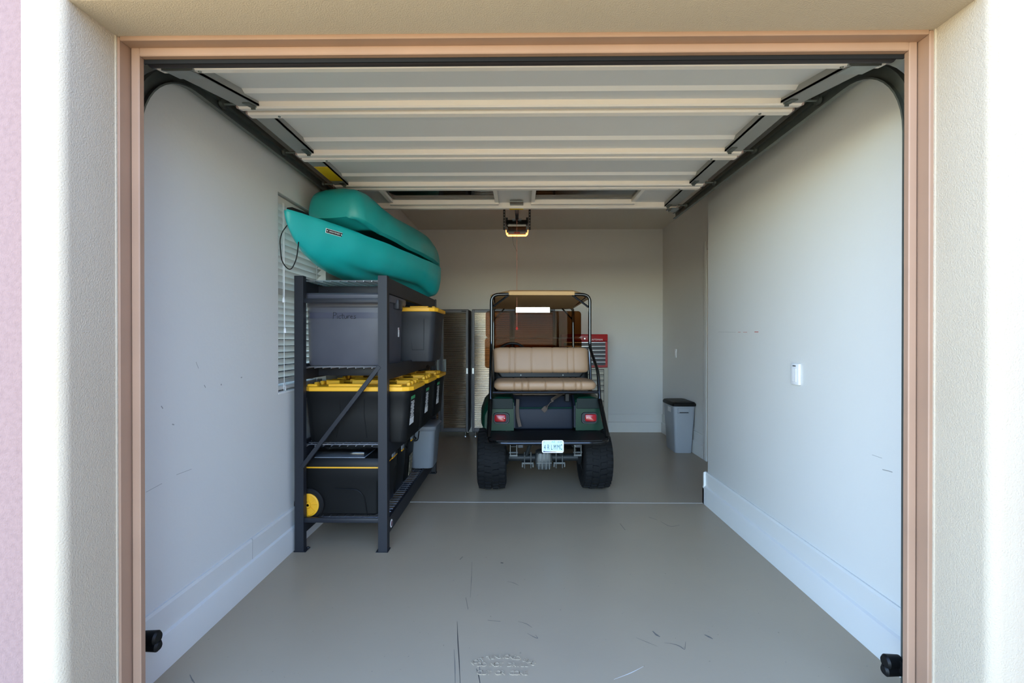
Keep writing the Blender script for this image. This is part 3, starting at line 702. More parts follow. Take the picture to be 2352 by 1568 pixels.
# ------------------------------------------------------------------ totes
def lid_outline(w_, d_, ch):
    a, c = w_ / 2, d_ / 2; o = []
    for sx, sy in ((1, 1), (-1, 1), (-1, -1), (1, -1)):
        p = (sx * a, sy * (c - ch)); q = (sx * (a - ch), sy * c); m_ = (sx * (a - ch * .36), sy * (c - ch * .36))
        o += [p, m_, q] if sx * sy > 0 else [q, m_, p]
    return o
def tote(name, label, loc, w_, d_, h, mbody, mlid, group, sticker=True):
    t = thing(name, label, 'storage tote', loc, group=group)
    b = B()
    rings = []
    for z, k in ((0, .865), (0.012, .88), (h * .5, .915), (h - 0.07, .94), (h - 0.06, .955), (h - 0.012, .96)):
        rings.append(zring(rr(w_ * k, d_ * k, 0.05, 5), z))
    loft(b, rings)
    body = obj('tub', b, mbody, t, angle=40)
    # raised panel outlines on the long front face
    for x in (-0.115, 0.055):
        g = B(); tube(g, [(x, -d_ * .472, h - 0.075), (x * .95, -d_ * .457, h * .5), (x * 1.25, -d_ * .441, 0.03)], 0.0025, 5); obj('panel_edge', g, mbody, body)
    if not sticker:
        g = B(); tube(g, [(.10, -d_ * .458, h * .70), (.155, -d_ * .457, h * .69), (.175, -d_ * .447, h * .22), (.27, -d_ * .447, h * .22), (.275, -d_ * .475, h - .08)], 0.0018, 5); obj('moulded_line', g, M_ink2, body)
    b = B(); ol = lid_outline(w_, d_, 0.065)
    sc = lambda k, z, e=0.0: [(x * k, y * k, z) for x, y in ol]
    loft(b, [sc(.99, h - 0.020), sc(1.0, h - 0.016), sc(1.0, h + 0.008), sc(.975, h + 0.012), sc(.93, h + 0.012), sc(.915, h + 0.002)])
    lid = obj('lid', b, mlid, t, angle=25)
    zt = h + 0.002
    rib = lambda *q: boxo('lid_rib', q[0], q[1], q[2], q[3], zt, zt + q[4], mlid, lid, .004, 1)
    for sy in (-1, 1):
        yy = sy * d_ * .41
        rib(-w_ * .26, w_ * .08, yy - 0.018, yy + 0.018, .026); rib(w_ * .20, w_ * .40, yy - 0.018, yy + 0.018, .022); rib(-w_ * .45, -w_ * .36, yy - 0.016, yy + 0.016, .024)
    for sx in (-1, 1):
        for k in (-1, 0, 1): rib(sx * w_ * .43 - 0.012, sx * w_ * .43 + 0.012, k * d_ * .2 - 0.022, k * d_ * .2 + 0.022, .028)
        rib(sx * w_ * .34 - 0.05, sx * w_ * .34 + 0.05, d_ * .02, d_ * .20, .03)
    rib(-w_ * .16, w_ * .16, d_ * .04, d_ * .16, .032)
    if sticker:
        s = B(); xs = w_ * .47
        def sq(z0, z1, y0, y1, e):
            def X(z): return w_ * (.88 + (.945 - .88) * (z / h)) / 2 + e
            loft(s, [[(X(z0), y0, z0), (X(z0), y1, z0), (X(z0) + 0.0012, y1, z0), (X(z0) + 0.0012, y0, z0)], [(X(z1), y0, z1), (X(z1), y1, z1), (X(z1) + 0.0012, y1, z1), (X(z1) + 0.0012, y0, z1)]])
        sq(h - 0.265, h - 0.045, -0.185, -0.055, 0.004); st = obj('label_sticker', s, M_ink2, t, smooth=False)
        s = B(); sq(h - 0.085, h - 0.05, -0.180, -0.060, 0.0055); obj('label_band', s, M_green, st, smooth=False)
        s = B(); sq(h - 0.262, h - 0.215, -0.180, -0.060, 0.0055); obj('barcode_patch', s, M_paper, st, smooth=False)
        for k in range(10):
            s = B(); sq(h - 0.21 + k * 0.0115, h - 0.2035 + k * 0.0115, -0.175 + 0.010 * (k % 3), -0.070 - 0.012 * (k % 2), 0.0055); obj('print_line', s, M_paper, st, smooth=False)
    return t
G1 = 'black totes with yellow lids on the rack'
TL = ['black tote with yellow lid under the grey Pictures tote, nearest on its shelf',
      'black tote with yellow lid, middle one of three on the third deck',
      'black tote with yellow lid, farthest of three on the third deck']
for i in range(3):
    tote('storage_tote', TL[i], (-1.105, 3.535 + i * 0.545, 0.707), 0.765, 0.525, 0.372, M_blk, M_yel, G1)
# the rear tote on the second deck, turned so that it overhangs
tote('storage_tote', 'charcoal tote with yellow lid overhanging the second deck beside the grey tote', (-1.045, 4.20, 1.232), 0.765, 0.525, 0.43, M_tgrey2, M_yel, G1, False)

# grey "Pictures" tote
gt = thing('storage_tote', 'large grey tote with Pictures handwritten on its front', 'storage tote', (-1.185, 3.555, 1.232))
b = B(); loft(b, [zring(rr(.53, .47, .04, 5), 0), zring(rr(.54, .48, .045, 5), .012), zring(rr(.555, .50, .05, 5), .40), zring(rr(.56, .51, .05, 5), .405), zring(rr(.565, .515, .05, 5), .455)])
obj('tub', b, M_tgrey, gt)
b = B(); loft(b, [zring(rr(.60, .55, .06, 5), .44), zring(rr(.61, .56, .06, 5), .452), zring(rr(.61, .56, .06, 5), .485), zring(rr(.585, .535, .055, 5), .497), zring(rr(.55, .50, .05, 5), .490)])
obj('lid', b, M_tgrey, gt)
b = B()
for sx in (-1, 1): boxo('handle', sx * .30 - .02, sx * .30 + .02, -.06, .06, .40, .47, M_tgrey2, gt, .006)
b = B(); box(b, -.245, .245, -.2515, -.2490, .325, .365); tp = obj('tape_band', b, mat('tape', (62, 63, 76), 0.25), gt, smooth=False)
b = B(); box(b, .2755, .2775, .10, .13, .20, .27); obj('price_sticker', b, M_white, gt, smooth=False)
b = B(); box(b, .2770, .2785, .108, .122, .255, .265); obj('sticker_mark', b, M_red, gt, smooth=False)
# handwriting as strokes: letters on a unit height
LET = {'P': [[(0, 0), (0.05, 1)], [(0.05, 1), (.38, .95), (.46, .72), (.3, .52), (.05, .5)]], 'i': [[(0, 0), (.02, .5)], [(.02, .72), (.03, .76)]],
       'c': [[(.32, .45), (.12, .5), (0, .28), (.1, .04), (.34, .08)]], 't': [[(.1, .8), (.1, .1), (.22, 0)], [(-.05, .52), (.3, .55)]],
       'u': [[(0, .5), (.02, .12), (.16, 0), (.3, .14), (.32, .5), (.34, .02)]], 'r': [[(0, .5), (.02, 0), (.04, .34), (.18, .5), (.3, .44)]],
       'e': [[(.02, .26), (.3, .3), (.24, .48), (.08, .46), (0, .2), (.12, .02), (.32, .08)]], 's': [[(.3, .46), (.1, .5), (.06, .34), (.26, .22), (.22, .04), (0, .04)]]}
b = B(); x = 0
for ch, adv in zip('Pictures', (.55, .16, .42, .36, .44, .36, .42, .3)):
    for st in LET[ch]:
        pts = fillet([((x + p[0]) * .052 - .085, -.2522, .322 + p[1] * .044) for p in st], 0.006, 4) if len(st) > 2 else [((x + p[0]) * .052 - .085, -.2522, .322 + p[1] * .044) for p in st]
        tube(b, pts, 0.0019, 5)
    x += adv
obj('handwriting', b, M_ink2, gt)

# odds and ends on the third deck behind the lids
b = B(); lathe(b, [(-.02, .0), (-.018, .016), (0, .024), (.018, .016), (.02, 0)], 'z', 16)
o = tag(obj('ball', b, M_red), 'small red ball on the yellow lid of the middle tote', 'ball'); o.location = (-1.145, 4.02, 1.137)
b = B(); loft(b, [zring(rr(.30, .20, .05), 0), zring(rr(.32, .22, .06), .03), zring(rr(.27, .18, .07), .065), zring(rr(.16, .10, .04), .082)])
bg_ = tag(obj('folded_bag', b, M_rub), 'black folded bag lying on the farthest yellow lid', 'bag'); bg_.location = (-1.02, 4.66, 1.118)

# ------------------------------------------------------------------ bottom deck
ch = thing('rolling_chest', 'black rolling tool chest with yellow wheel at the rack bottom', 'tool chest', (-1.205, 3.50, 0.190))
ch.scale = (.94, 1, 1)
b = B(); loft(b, [zring(rr(.50, .36, .03), .012), zring(rr(.54, .40, .035), .03), zring(rr(.56, .43, .035), .25), zring(rr(.585, .44, .035), .27), zring(rr(.59, .445, .035), .345)])
obj('body', b, M_blk, ch)
b = B(); loft(b, [zring(rr(.595, .45, .035), .345), zring(rr(.595, .45, .035), .355)]); obj('yellow_stripe', b, M_yel, ch)
b = B(); loft(b, [zring(rr(.60, .455, .035), .355), zring(rr(.60, .455, .035), .385), zring(rr(.57, .425, .03), .41), zring(rr(.55, .40, .03), .412)]); obj('lid', b, M_blk, ch)
b = B(); box(b, -.20, .16, -.20, .05, .408, .452, .008); og = obj('clear_organiser', b, M_clear, ch)
boxo('organiser_base', -.205, .165, -.205, .055, .405, .416, M_bin, ch, .004)
b = B(); tube(b, fillet([(-.05, -.224, .205), (.12, -.224, .20), (.165, -.222, .15), (.185, -.210, .02)], .06, 6), .003, 6); obj('panel_edge', b, M_blk, ch)
def latch(parent, x, y, z):
    b = B(); box(b, x, x + .014, y - .035, y + .035, z, z + .035, .004, 1); l_ = obj('latch', b, M_bin, parent)
    b = B(); box(b, x + .001, x + .013, y - .034, y + .034, z - .012, z - .001, .003, 1); obj('latch_clip', b, M_yel, parent)
latch(ch, .297, .05, .362)
b = B(); lathe(b, [(-.03, .06), (-.03, .098), (-.022, .108), (.022, .108), (.03, .098), (.03, .06)], 'y', 36, (-.235, -.205, .098)); wh = obj('wheel', b, M_rub, ch)
b = B(); lathe(b, [(-.040, .0), (-.040, .012), (-.040, .018), (-.033, .022), (-.033, .066), (-.038, .068), (-.036, .078), (.02, .078)], 'y', 36, (-.235, -.205, .098)); hub = obj('hub', b, M_yel, wh)
for k in range(8):
    a = 2 * math.pi * k / 8; c, s_ = math.cos(a), math.sin(a)
    b = B(); box(b, .022, .068, -.0055, .0055, -.007, .007); xform(b, Matrix.Translation((-.235, -.236, .098)) @ Matrix.Rotation(math.pi / 2, 4, 'X') @ Matrix.Rotation(a, 4, 'Z'))
    obj('spoke', b, M_yel, wh)
b = B(); lathe(b, [(-.04, 0), (-.04, .009), (-.03, .009)], 'y', 12, (-.235, -.205, .098)); obj('axle_cap', b, M_galvd, wh)

def latch_tote(label, loc, d_, h, right_label=False):
    t = thing('latch_tote', label, 'tool tote', loc, group='black latch totes on the rack bottom')
    b = B(); loft(b, [zring(rr(.46, d_ * .86, .03), 0), zring(rr(.50, d_ * .90, .035), .02), zring(rr(.545, d_ * .96, .035), h - .06)]); obj('body', b, M_blk, t)
    b = B(); loft(b, [zring(rr(.55, d_ * .97, .035), h - .06), zring(rr(.55, d_ * .97, .035), h - .052)]); obj('yellow_stripe', b, M_blk, t)
    b = B(); loft(b, [zring(rr(.56, d_ * .98, .035), h - .052), zring(rr(.56, d_ * .98, .035), h - .02), zring(rr(.53, d_ * .9, .03), h)]); obj('lid', b, M_blk, t)
    latch(t, .276, -.02, h - .045)
    b = B(); tube(b, fillet([(.275, .02, h - .05), (.30, .04, h - .06), (.30, .09, h - .06), (.275, .11, h - .05)], .02, 4), .006, 8); obj('grab_handle', b, M_rub, t)
    if right_label:
        b = B(); box(b, .262, .266, -.06, .05, .06, .24); xform(b, Matrix.Rotation(R(4), 4, 'Y') @ Matrix.Translation((-.005, 0, 0))); obj('printed_label', b, mat('worn_print', (60, 58, 50), 0.6, var=1.0, vscale=45, var_rgb=(170, 160, 130)), t, smooth=False)
    return t
latch_tote('black latch tote between the rolling chest and the printed tote', (-1.215, 3.905, 0.190), .33, .385)
latch_tote('black latch tote with printed label, beside the grey waste bin on the rack', (-1.215, 4.245, 0.190), .33, .395, True)

gb = thing('waste_bin', 'grey plastic waste bin standing on the bottom deck of the rack', 'bin', (-.905, 4.66, 0.207))
b = B(); loft(b, [zring(rr(.20, .30, .05, 5), 0), zring(rr(.21, .31, .05, 5), .01), zring(rr(.255, .37, .05, 5), .36), zring(rr(.26, .375, .05, 5), .37)]); obj('body', b, M_bin, gb)
b = B(); loft(b, [zring(rr(.27, .39, .05, 5), .355), zring(rr(.285, .40, .05, 5), .37), zring(rr(.285, .40, .05, 5), .395), zring(rr(.25, .37, .05, 5), .405)]); obj('rim', b, mat('bin_rim', (104, 108, 114), 0.45), gb)
b = B(); tube(b, fillet([(-.09, -.188, .37), (-.09, -.215, .33), (-.075, -.215, .27), (-.02, -.21, .27), (-.01, -.20, .36)], .03, 5), .005, 8); obj('bail_handle', b, M_rub, gb)

# ------------------------------------------------------------------ steel cabinets
def cabinet(label, x0, x1, seam, handles):
    c = thing('steel_cabinet', label, 'cabinet', ((x0 + x1) / 2, 7.18, 0), group='corrugated steel cabinets')
    a = (x1 - x0) / 2; o = (x0 + x1) / 2; yb, yf = .23, -.195
    b = B(); box(b, -a, a, yf, yb, .075, 1.85, .006, 1); obj('carcass', b, M_cabf, c)
    for i, (l, r) in enumerate(((-a + .004, seam - o - .003), (seam - o + .003, a - .004))):
        b = B(); y0, y1 = yf - .022, yf - .001
        fw = .035
        box(b, l, l + fw, y0, y1, .085, 1.84, .003, 1); box(b, r - fw, r, y0, y1, .085, 1.84, .003, 1)
        box(b, l + fw, r - fw, y0, y1, .085, .085 + .05, .003, 1); box(b, l + fw, r - fw, y0, y1, 1.84 - .04, 1.84, .003, 1)
        dr = obj('cabinet_door', b, M_cabf, c)
        # pressed steel with horizontal rolls
        b = B(); n = 54; z0, z1 = .135, 1.80; pts = []
        for k in range(n * 6 + 1):
            t = k / (n * 6); ph = 2 * math.pi * n * t
            pts.append((yf - .010 - .0070 * math.sin(ph) - .0015 * math.sin(ph * .13 + i), z0 + (z1 - z0) * t))
        nx = 7
        vr = []
        for j in range(nx):
            x = l + fw + (r - l - 2 * fw) * j / (nx - 1); wv = .0016 * math.sin(j * 1.9 + i * 2 + o)
            vr.append([b.verts.new((x, y + wv * math.sin(z * 3 + j), z)) for y, z in pts])
        for p, q in zip(vr, vr[1:]):
            for k in range(len(p) - 1): b.faces.new((p[k], p[k + 1], q[k + 1], q[k]))
        obj('corrugated_panel', b, M_sst, dr, angle=80)
        hx = (r - .05) if i == 0 else (l + .05)
        b = B(); box(b, hx - .025, hx + .025, y0 - .004, y0 + .004, .95, 1.13, .004, 1); tube(b, fillet([(hx, y0, .975), (hx, y0 - .035, .975), (hx, y0 - .035, 1.105), (hx, y0, 1.105)], .02, 4), .008, 8)
        obj('handle', b, M_galv, dr)
        hx2 = (l + .015) if i == 0 else (r - .015)
        boxo('hinge_plate', hx2 - .012, hx2 + .012, y0 - .004, y0, .92, 1.0, M_alu, dr)
    for x in (-a + .05, a - .05):
        for y in (yf + .03, yb - .05):
            b = B(); tube(b, [(x, y, .075), (x, y, .02)], .008, 8); lathe(b, [(.0, .022), (.015, .02), (.022, .008)], 'z', 14, (x, y, 0)); obj('levelling_foot', b, M_alu, c)
    b = B(); box(b, a - .10, a - .03, yf - .0245, yf - .0215, 1.812, 1.828); obj('brand_plate', b, M_blk, c, smooth=False)
    return c
cabinet('corrugated steel cabinet beside the storage rack, in the rear left corner', -1.515, -.716, -1.115, 0)
cabinet('wide corrugated steel cabinet behind the golf cart', -.668, .535, -.085, 0)

# ------------------------------------------------------------------ tool chest on rolling cabinet
tc_ = thing('tool_chest', 'red metal tool chest with dark drawers on the putty roller cabinet', 'tool chest', (.95, 7.12, 1.015))
b = B(); box(b, -.33, .33, -.20, .22, .0, .37, .006, 1); obj('body', b, M_red, tc_)
b = B(); box(b, -.332, .332, -.203, .222, .372, .475, .012, 2); obj('lid', b, M_red, tc_)
text('brand_lettering', 'CRAFTSMAN', .034, M_white, tc_, (.155, -.2045, .395), sx=1.05)
b = B(); lathe(b, [(-.212, 0), (-.212, .010), (-.203, .012)], 'y', 14, (0.0, 0, .41)); obj('lock', b, M_alu, tc_)
for k in range(6):
    z1 = .365 - k * .056
    dr = boxo('drawer', -.295, .295, -.208, -.19, z1 - .054, z1, M_drw, tc_, .003, 1)
    boxo('drawer_pull', -.295, .295, -.217, -.207, z1 - .012, z1 - .002, M_alu, dr, .002, 1)
rc = thing('roller_cabinet', 'putty coloured roller cabinet under the red tool chest', 'cabinet', (.95, 7.12, 0))
b = B(); box(b, -.335, .335, -.21, .22, .12, 1.012, .006, 1); obj('body', b, M_beige, rc)
zt = .985
for hgt in (.075, .075, .075, .075, .15, .15, .20):
    dr = boxo('drawer', -.29, .27, -.216, -.20, zt - hgt + .004, zt - .004, M_beige, rc, .003, 1)
    boxo('drawer_pull', -.285, .265, -.226, -.213, zt - .028, zt - .014, mat('pull_grey', (150, 150, 142), 0.4, 0.4), dr, .003, 1)
    zt -= hgt
boxo('drawer_recess', -.296, .276, -.2112, -.208, zt - .002, .990, M_ink2, rc)
for x in (-.27, .27):
    for y in (-.16, .17):
        b = B(); lathe(b, [(-.015, .02), (-.015, .05), (.015, .05), (.015, .02)], 'x', 18, (x, y, .05)); box(b, x - .022, x + .022, y - .03, y + .03, .098, .12); obj('caster', b, M_rub, rc)

# ------------------------------------------------------------------ slim bin on the right
rb = thing('slim_waste_bin', 'slim translucent grey waste bin with black lid by the right wall', 'bin', (2.060, 6.22, 0))
b = B(); loft(b, [zring(rr(.20, .36, .03), 0), zring(rr(.21, .37, .03), .01), zring(rr(.265, .43, .035), .55), zring(rr(.27, .435, .035), .60)]); obj('body', b, M_clearbin, rb)
b = B(); loft(b, [zring(rr(.285, .45, .035), .585), zring(rr(.295, .46, .04), .595), zring(rr(.295, .46, .04), .612), zring(rr(.27, .43, .04), .632), zring(rr(.24, .40, .04), .636)]); obj('lid', b, M_blk, rb)
b = B(); box(b, -.09, .06, -.222, -.212, .50, .565, .006, 1); hr = obj('handle_recess', b, M_clearbin, rb)
boxo('handle_slot', -.065, .045, -.2245, -.22, .505, .515, M_ink2, hr)
b = B(); box(b, -.1345, -.1325, -.10, .02, .50, .56); xform(b, Matrix.Translation((-.001, 0, 0))); obj('paper_label', b, M_paper, rb, smooth=False)

# wall fittings
wc = thing('wall_control', 'white opener control panel on the near right wall', 'wall control', (XR, 2.835, 1.21), group=None)
b = B(); box(b, -.016, 0.0, -.040, .040, -.062, .062, .004); obj('case', b, M_white, wc)
boxo('indicator', -.0175, -.0155, -.012, .018, .045, .051, M_drw, wc)
boxo('push_bar', -.0185, -.015, -.018, .022, -.045, .035, M_white, wc, .002, 1)
ls = thing('light_switch', 'white light switch on the rear right wall, above the slim bin', 'switch', (XR2, 6.80, 1.22))
boxo('switch_plate', -.008, 0, -.036, .036, -.06, .06, M_white, ls, .003)
boxo('rocker', -.013, -.007, -.016, .016, -.033, .033, M_white, ls, .002, 1)

# ------------------------------------------------------------------ golf cart (local: y forward, x right, origin on the floor under the rear axle)
gc = thing('golf_cart', 'dark green golf cart with tan rear seat and canopy, seen from behind', 'golf cart', (.240, 4.62, 0), R(2.0))
def tyre(parent, x, y, r, wd, name='rear_wheel'):
    h = wd / 2
    b = B()
    lathe(b, [(-h * .80, r * .45), (-h * .98, r * .62), (-h, r * .80), (-h * .93, r * .91), (-h * .78, r * .945), (-h * .3, r * .962), (h * .3, r * .962), (h * .78, r * .945), (h * .93, r * .91), (h, r * .80), (h * .98, r * .62), (h * .80, r * .45)], 'x', 48, (x, y, r))
    t = obj(name, b, M_tyre, parent, angle=50)
    tr = B(); n = 30
    for k in range(n):
        a = 2 * math.pi * k / n
        for sx in (-1, 1):
            for (u0, u1, skew, off) in ((.06, .46, .20, 0), (.50, .90, -.18, .5)):
                q = B(); a2 = a + off * 2 * math.pi / n + (0.5 * 2 * math.pi / n if sx > 0 else 0)
                xa, xb = sx * u0 * h, sx * u1 * h; rt = r * (1.0 if u1 < .6 else .985)
                box(q, min(xa, xb), max(xa, xb), -r * .045, r * .045, r * .93, rt)
                for v in q.verts: v.co.y += abs(v.co.x / h) * skew * r * .35
                if u1 > .6:
                    for v in q.verts:
                        if abs(v.co.x) > .8 * h and v.co.z > r * .95: v.co.z -= r * .02
                xform(q, Matrix.Translation((x, y, r)) @ Matrix.Rotation(a2, 4, 'X'))
                me = bpy.data.meshes.new('q'); q.to_mesh(me); q.free(); tr.from_mesh(me); bpy.data.meshes.remove(me)
    o = obj('tread', tr, M_tyre, t, smooth=False); o['kind'] = 'stuff'
    b = B(); lathe(b, [(-h * .7, .0), (-h * .72, r * .12), (-h * .55, r * .2), (-h * .6, r * .42), (-h * .82, r * .46), (h * .82, r * .46), (h * .6, r * .42), (h * .55, r * .2), (h * .72, 0)], 'x', 32, (x, y, r)); obj('rim', b, M_alu, t)
    return t
TR, TW = .288, .27
for sx in (-1, 1):
    tyre(gc, sx * .487, 0, TR, TW); tyre(gc, sx * .50, 1.66, .27, .22, 'front_wheel')
# axle and running gear
b = B(); tube(b, [(-.36, 0, TR), (.36, 0, TR)], .034, 14); lathe(b, [(-.36, .06), (-.34, .07), (-.33, .05)], 'x', 18, (0, 0, TR)); lathe(b, [(.36, .06), (.34, .07), (.33, .05)], 'x', 18, (0, 0, TR)); obj('rear_axle', b, M_grim, gc)
b = B()
rings = []
for z, w_, d_ in ((.185, .09, .10), (.195, .125, .13), (.23, .15, .17), (.30, .16, .18), (.345, .14, .16), (.36, .10, .12)): rings.append(zring(rr(w_, d_, .03), z, .0, -.01))
loft(b, rings)
for x in (-.05, -.018, .018, .05): box(b, x - .004, x + .004, -.105, -.08, .20, .345)
box(b, -.07, .07, -.108, -.08, .255, .265)
obj('differential', b, M_cast, gc)
for sx in (-1, 1):
    b = B(); x = sx * .15
    box(b, x - .055, x + .055, -.04, .04, TR - .055, TR - .040); box(b, x - .055, x - .045, -.04, .04, TR - .085, TR - .05); box(b, x + .045, x + .055, -.04, .04, TR - .085, TR - .05)
    for q in (-.03, .03): tube(b, [(x + q, -.035, TR - .095), (x + q, -.035, TR + .06)], .006, 8)
    obj('axle_clamp', b, M_cast, gc, smooth=False)
    b = B(); x = sx * .29
    box(b, x - .03, x + .03, -.22, .30, .435, .445); box(b, x - .028, x + .028, -.15, .26, .42, .43); box(b, x - .026, x + .026, -.08, .2, .405, .415)
    obj('leaf_spring', b, M_grim, gc, smooth=False)
    b = B(); box(b, x - .032, x - .026, -.27, -.22, .37, .50); box(b, x + .026, x + .032, -.27, -.22, .37, .50); tube(b, [(x - .04, -.245, .39), (x + .04, -.245, .39)], .009, 8); tube(b, [(x - .04, -.245, .475), (x + .04, -.245, .475)], .009, 8); box(b, x - .035, x + .035, -.262, -.255, .36, .375)
    obj('shackle', b, M_cast, gc, smooth=False)
    b = B(); tube(b, [(sx * .10, -.12, .52), (sx * .165, -.05, .32)], .018, 10); obj('damper', b, M_grim, gc)
b = B(); box(b, -.30, .30, -.18, 1.95, .44, .56, .01, 1); obj('chassis', b, M_blk, gc)
b = B(); box(b, -.52, .52, .62, 1.40, .43, .47, .01, 1); obj('floor_pan', b, M_tread, gc)
b = B(); tube(b, [(.115, -.14, .43), (.115, .12, .43)], .055, 16); obj('muffler', b, M_galv, gc)
# rear body
for sx in (-1, 1):
    b = B(); x0, x1 = .285, .545
    # fender lofted front to back
    rings = []
    for y, z0, z1, xo in ((-.17, .575, .86, .525), (-.15, .575, .885, .54), (-.02, .59, .905, .56), (.25, .59, .90, .575), (.50, .56, .86, .565), (.60, .45, .80, .55)):
        o_ = [(x0, z0), (xo - .015, z0), (xo + .03, z0 + .03), (xo + .025, z0 + .14), (xo - .01, z1 - .07), (xo - .06, z1 - .015), (xo - .11, z1), (x0 + .03, z1 - .005), (x0, z1 - .03)]
        rings.append([(sx * x, y, z) for x, z in o_])
    loft(b, rings)
    f = obj('fender', b, M_gcart, gc, angle=35)
    b = B(); xs = sorted((sx * .292, sx * .515)); box(b, xs[0], xs[1], -.176, -.165, .775, .872, .004, 1); obj('fender_cap', b, mat('fender_cap', (12, 26, 24), 0.6, spec=0.25), f)
    cx = sx * .405 + .005
    b = B(); loft(b, [[(cx + p, -.170, .690 + q) for p, q in rr(.150, .105, .03)], [(cx + p, -.186, .690 + q) for p, q in rr(.142, .098, .03)], [(cx + p, -.186, .690 + q) for p, q in rr(.118, .076, .02)], [(cx + p, -.178, .690 + q) for p, q in rr(.112, .07, .018)]])
    bz = obj('tail_light', b, M_bezel, gc)
    b = B(); cx2 = cx + sx * .010
    loft(b, [[(cx2 + p, -.180, .694 + q) for p, q in rr(.104, .066, .015)], [(cx2 + p, -.196, .694 + q) for p, q in rr(.102, .064, .015)], [(cx2 + p, -.200, .694 + q) for p, q in rr(.09, .054, .012)]]); obj('lens', b, M_rlens, bz)
    b = B(); lathe(b, [(-.2045, 0), (-.2045, .004), (-.199, .005)], 'y', 10, (cx2 - sx * .038, 0, .694)); obj('lens_screw', b, M_white, bz)
b = B(); box(b, -.283, .283, -.04, .12, .56, .765, .02, 3); obj('bag_well', b, M_bay, gc)
b = B(); tube(b, [(-.27, -.038, .765), (.27, -.038, .765)], .006, 8); obj('well_lip', b, M_gcart, gc)
b = B(); loft(b, [[(-.28, .0, .76), (.28, .0, .76), (.28, .12, .76), (-.28, .12, .76)], [(-.27, .07, .865), (.27, .07, .865), (.27, .14, .865), (-.27, .14, .865)]]); obj('well_back', b, M_bay, gc)
for sx in (-1, 1):
    b = B(); pts = [(-.16, .60), (.02, .60), (.10, .875), (-.02, .885), (-.15, .80)]
    loft(b, [[(sx * .272, y, z) for y, z in pts], [(sx * .288, y, z) for y, z in pts]]); obj('well_side', b, M_bay, gc, smooth=False)
b = B()
def ribbon(bm, pts, wd, th, side=Vector((1, 0, 0))):
    rings = []
    for i, p in enumerate(pts):
        a = Vector(pts[max(i - 1, 0)]); c = Vector(pts[min(i + 1, len(pts) - 1)]); t = (c - a).normalized(); nrm = t.cross(side).normalized(); s_ = nrm.cross(t).normalized(); p = Vector(p)
        rings.append([p + s_ * wd / 2 + nrm * th / 2, p - s_ * wd / 2 + nrm * th / 2, p - s_ * wd / 2 - nrm * th / 2, p + s_ * wd / 2 - nrm * th / 2])
    loft(bm, rings)
ribbon(b, fillet([(.20, .02, .905), (.13, -.05, .875), (.08, -.10, .855), (.03, -.07, .78), (-.01, -.07, .74)], .04, 5), .045, .005, Vector((.6, 0, .8)))
obj('bag_strap', b, M_strap, gc)
b = B(); ribbon(b, [(-.245, -.05, .85), (-.25, -.06, .74), (-.245, -.075, .68), (-.225, -.11, .60)], .03, .004, Vector((1, 0, 0))); obj('side_strap', b, M_strap, gc)
b = B(); box(b, .205, .25, -.02, .02, .82, .90, .006, 1); obj('strap_buckle', b, M_blk, gc)
# foot board
b = B()
ol = [(-.50, -.20), (-.50, -.30), (-.515, -.42), (-.50, -.53), (-.44, -.595), (-.36, -.612), (.36, -.612), (.44, -.595), (.50, -.53), (.515, -.42), (.50, -.30), (.50, -.20)]
prism(b, ol, .560, .575); obj('foot_board', b, M_tread, gc, angle=20)
b = B(); tube(b, fillet([(x, y, .553) for x, y in ol], .05, 4), .0135, 10); obj('foot_board_tube', b, M_blkpaint, gc)
for x in (-.24, .24): boxo('foot_board_arm', x - .02, x + .02, -.58, -.18, .51, .55, M_blkpaint, gc)
# licence plate
lp = obj('licence_plate', xform(prism(B(), rr(.180, .104, .016), 0, .002), Matrix.Translation((.024, -.632, .530)) @ FACE_CAM), M_plate, gc, smooth=False)
b = B(); ou, inn = rr(.180, .104, .016), rr(.168, .092, .012)
loft(b, [[(x, y, .002) for x, y in ou], [(x, y, .0032) for x, y in ou], [(x, y, .0032) for x, y in inn], [(x, y, .002) for x, y in inn]], False, False); xform(b, Matrix.Translation((.024, -.632, .530)) @ FACE_CAM); obj('plate_rim', b, M_white, lp, smooth=False)
for chx, c_ in zip((-.066, -.037, -.009, .017, .045, .069), '4RLMMC'):
    text('plate_character', c_, .060, M_ink, lp, (.024 + chx, -.6352, .523), sx=.50)
text('plate_state', 'AZ', .020, M_inkt, lp, (.024 + .004, -.6350, .569), sx=1.15)
text('plate_sticker', '22 8', .015, M_inkp, lp, (.024 + .052, -.6350, .567))
b = B(); box(b, -.022, .078, -.6352, -.6340, .486, .494); xform(b, Matrix.Translation((.024, 0, 0))); obj('plate_desert', b, M_inko, lp, smooth=False)
b = B(); loft(b, [[(-.078, -.6354, .4845), (-.078, -.6340, .4845), (-.078, -.6340, .496), (-.078, -.6354, .496)], [(-.06, -.6354, .4845), (-.06, -.6340, .4845), (-.06, -.6340, .491), (-.06, -.6354, .491)], [(.03, -.6354, .4845), (.03, -.6340, .4845), (.03, -.6340, .4865), (.03, -.6354, .4865)]]); xform(b, Matrix.Translation((.024, 0, 0))); obj('plate_mountains', b, M_inkp, lp, smooth=False)
for x in (-.072, .072):
    b = B(); lathe(b, [(-.6375, 0), (-.6375, .004), (-.6335, .0045)], 'y', 10, (.024 + x, 0, .569)); obj('plate_screw', b, M_galv, lp)
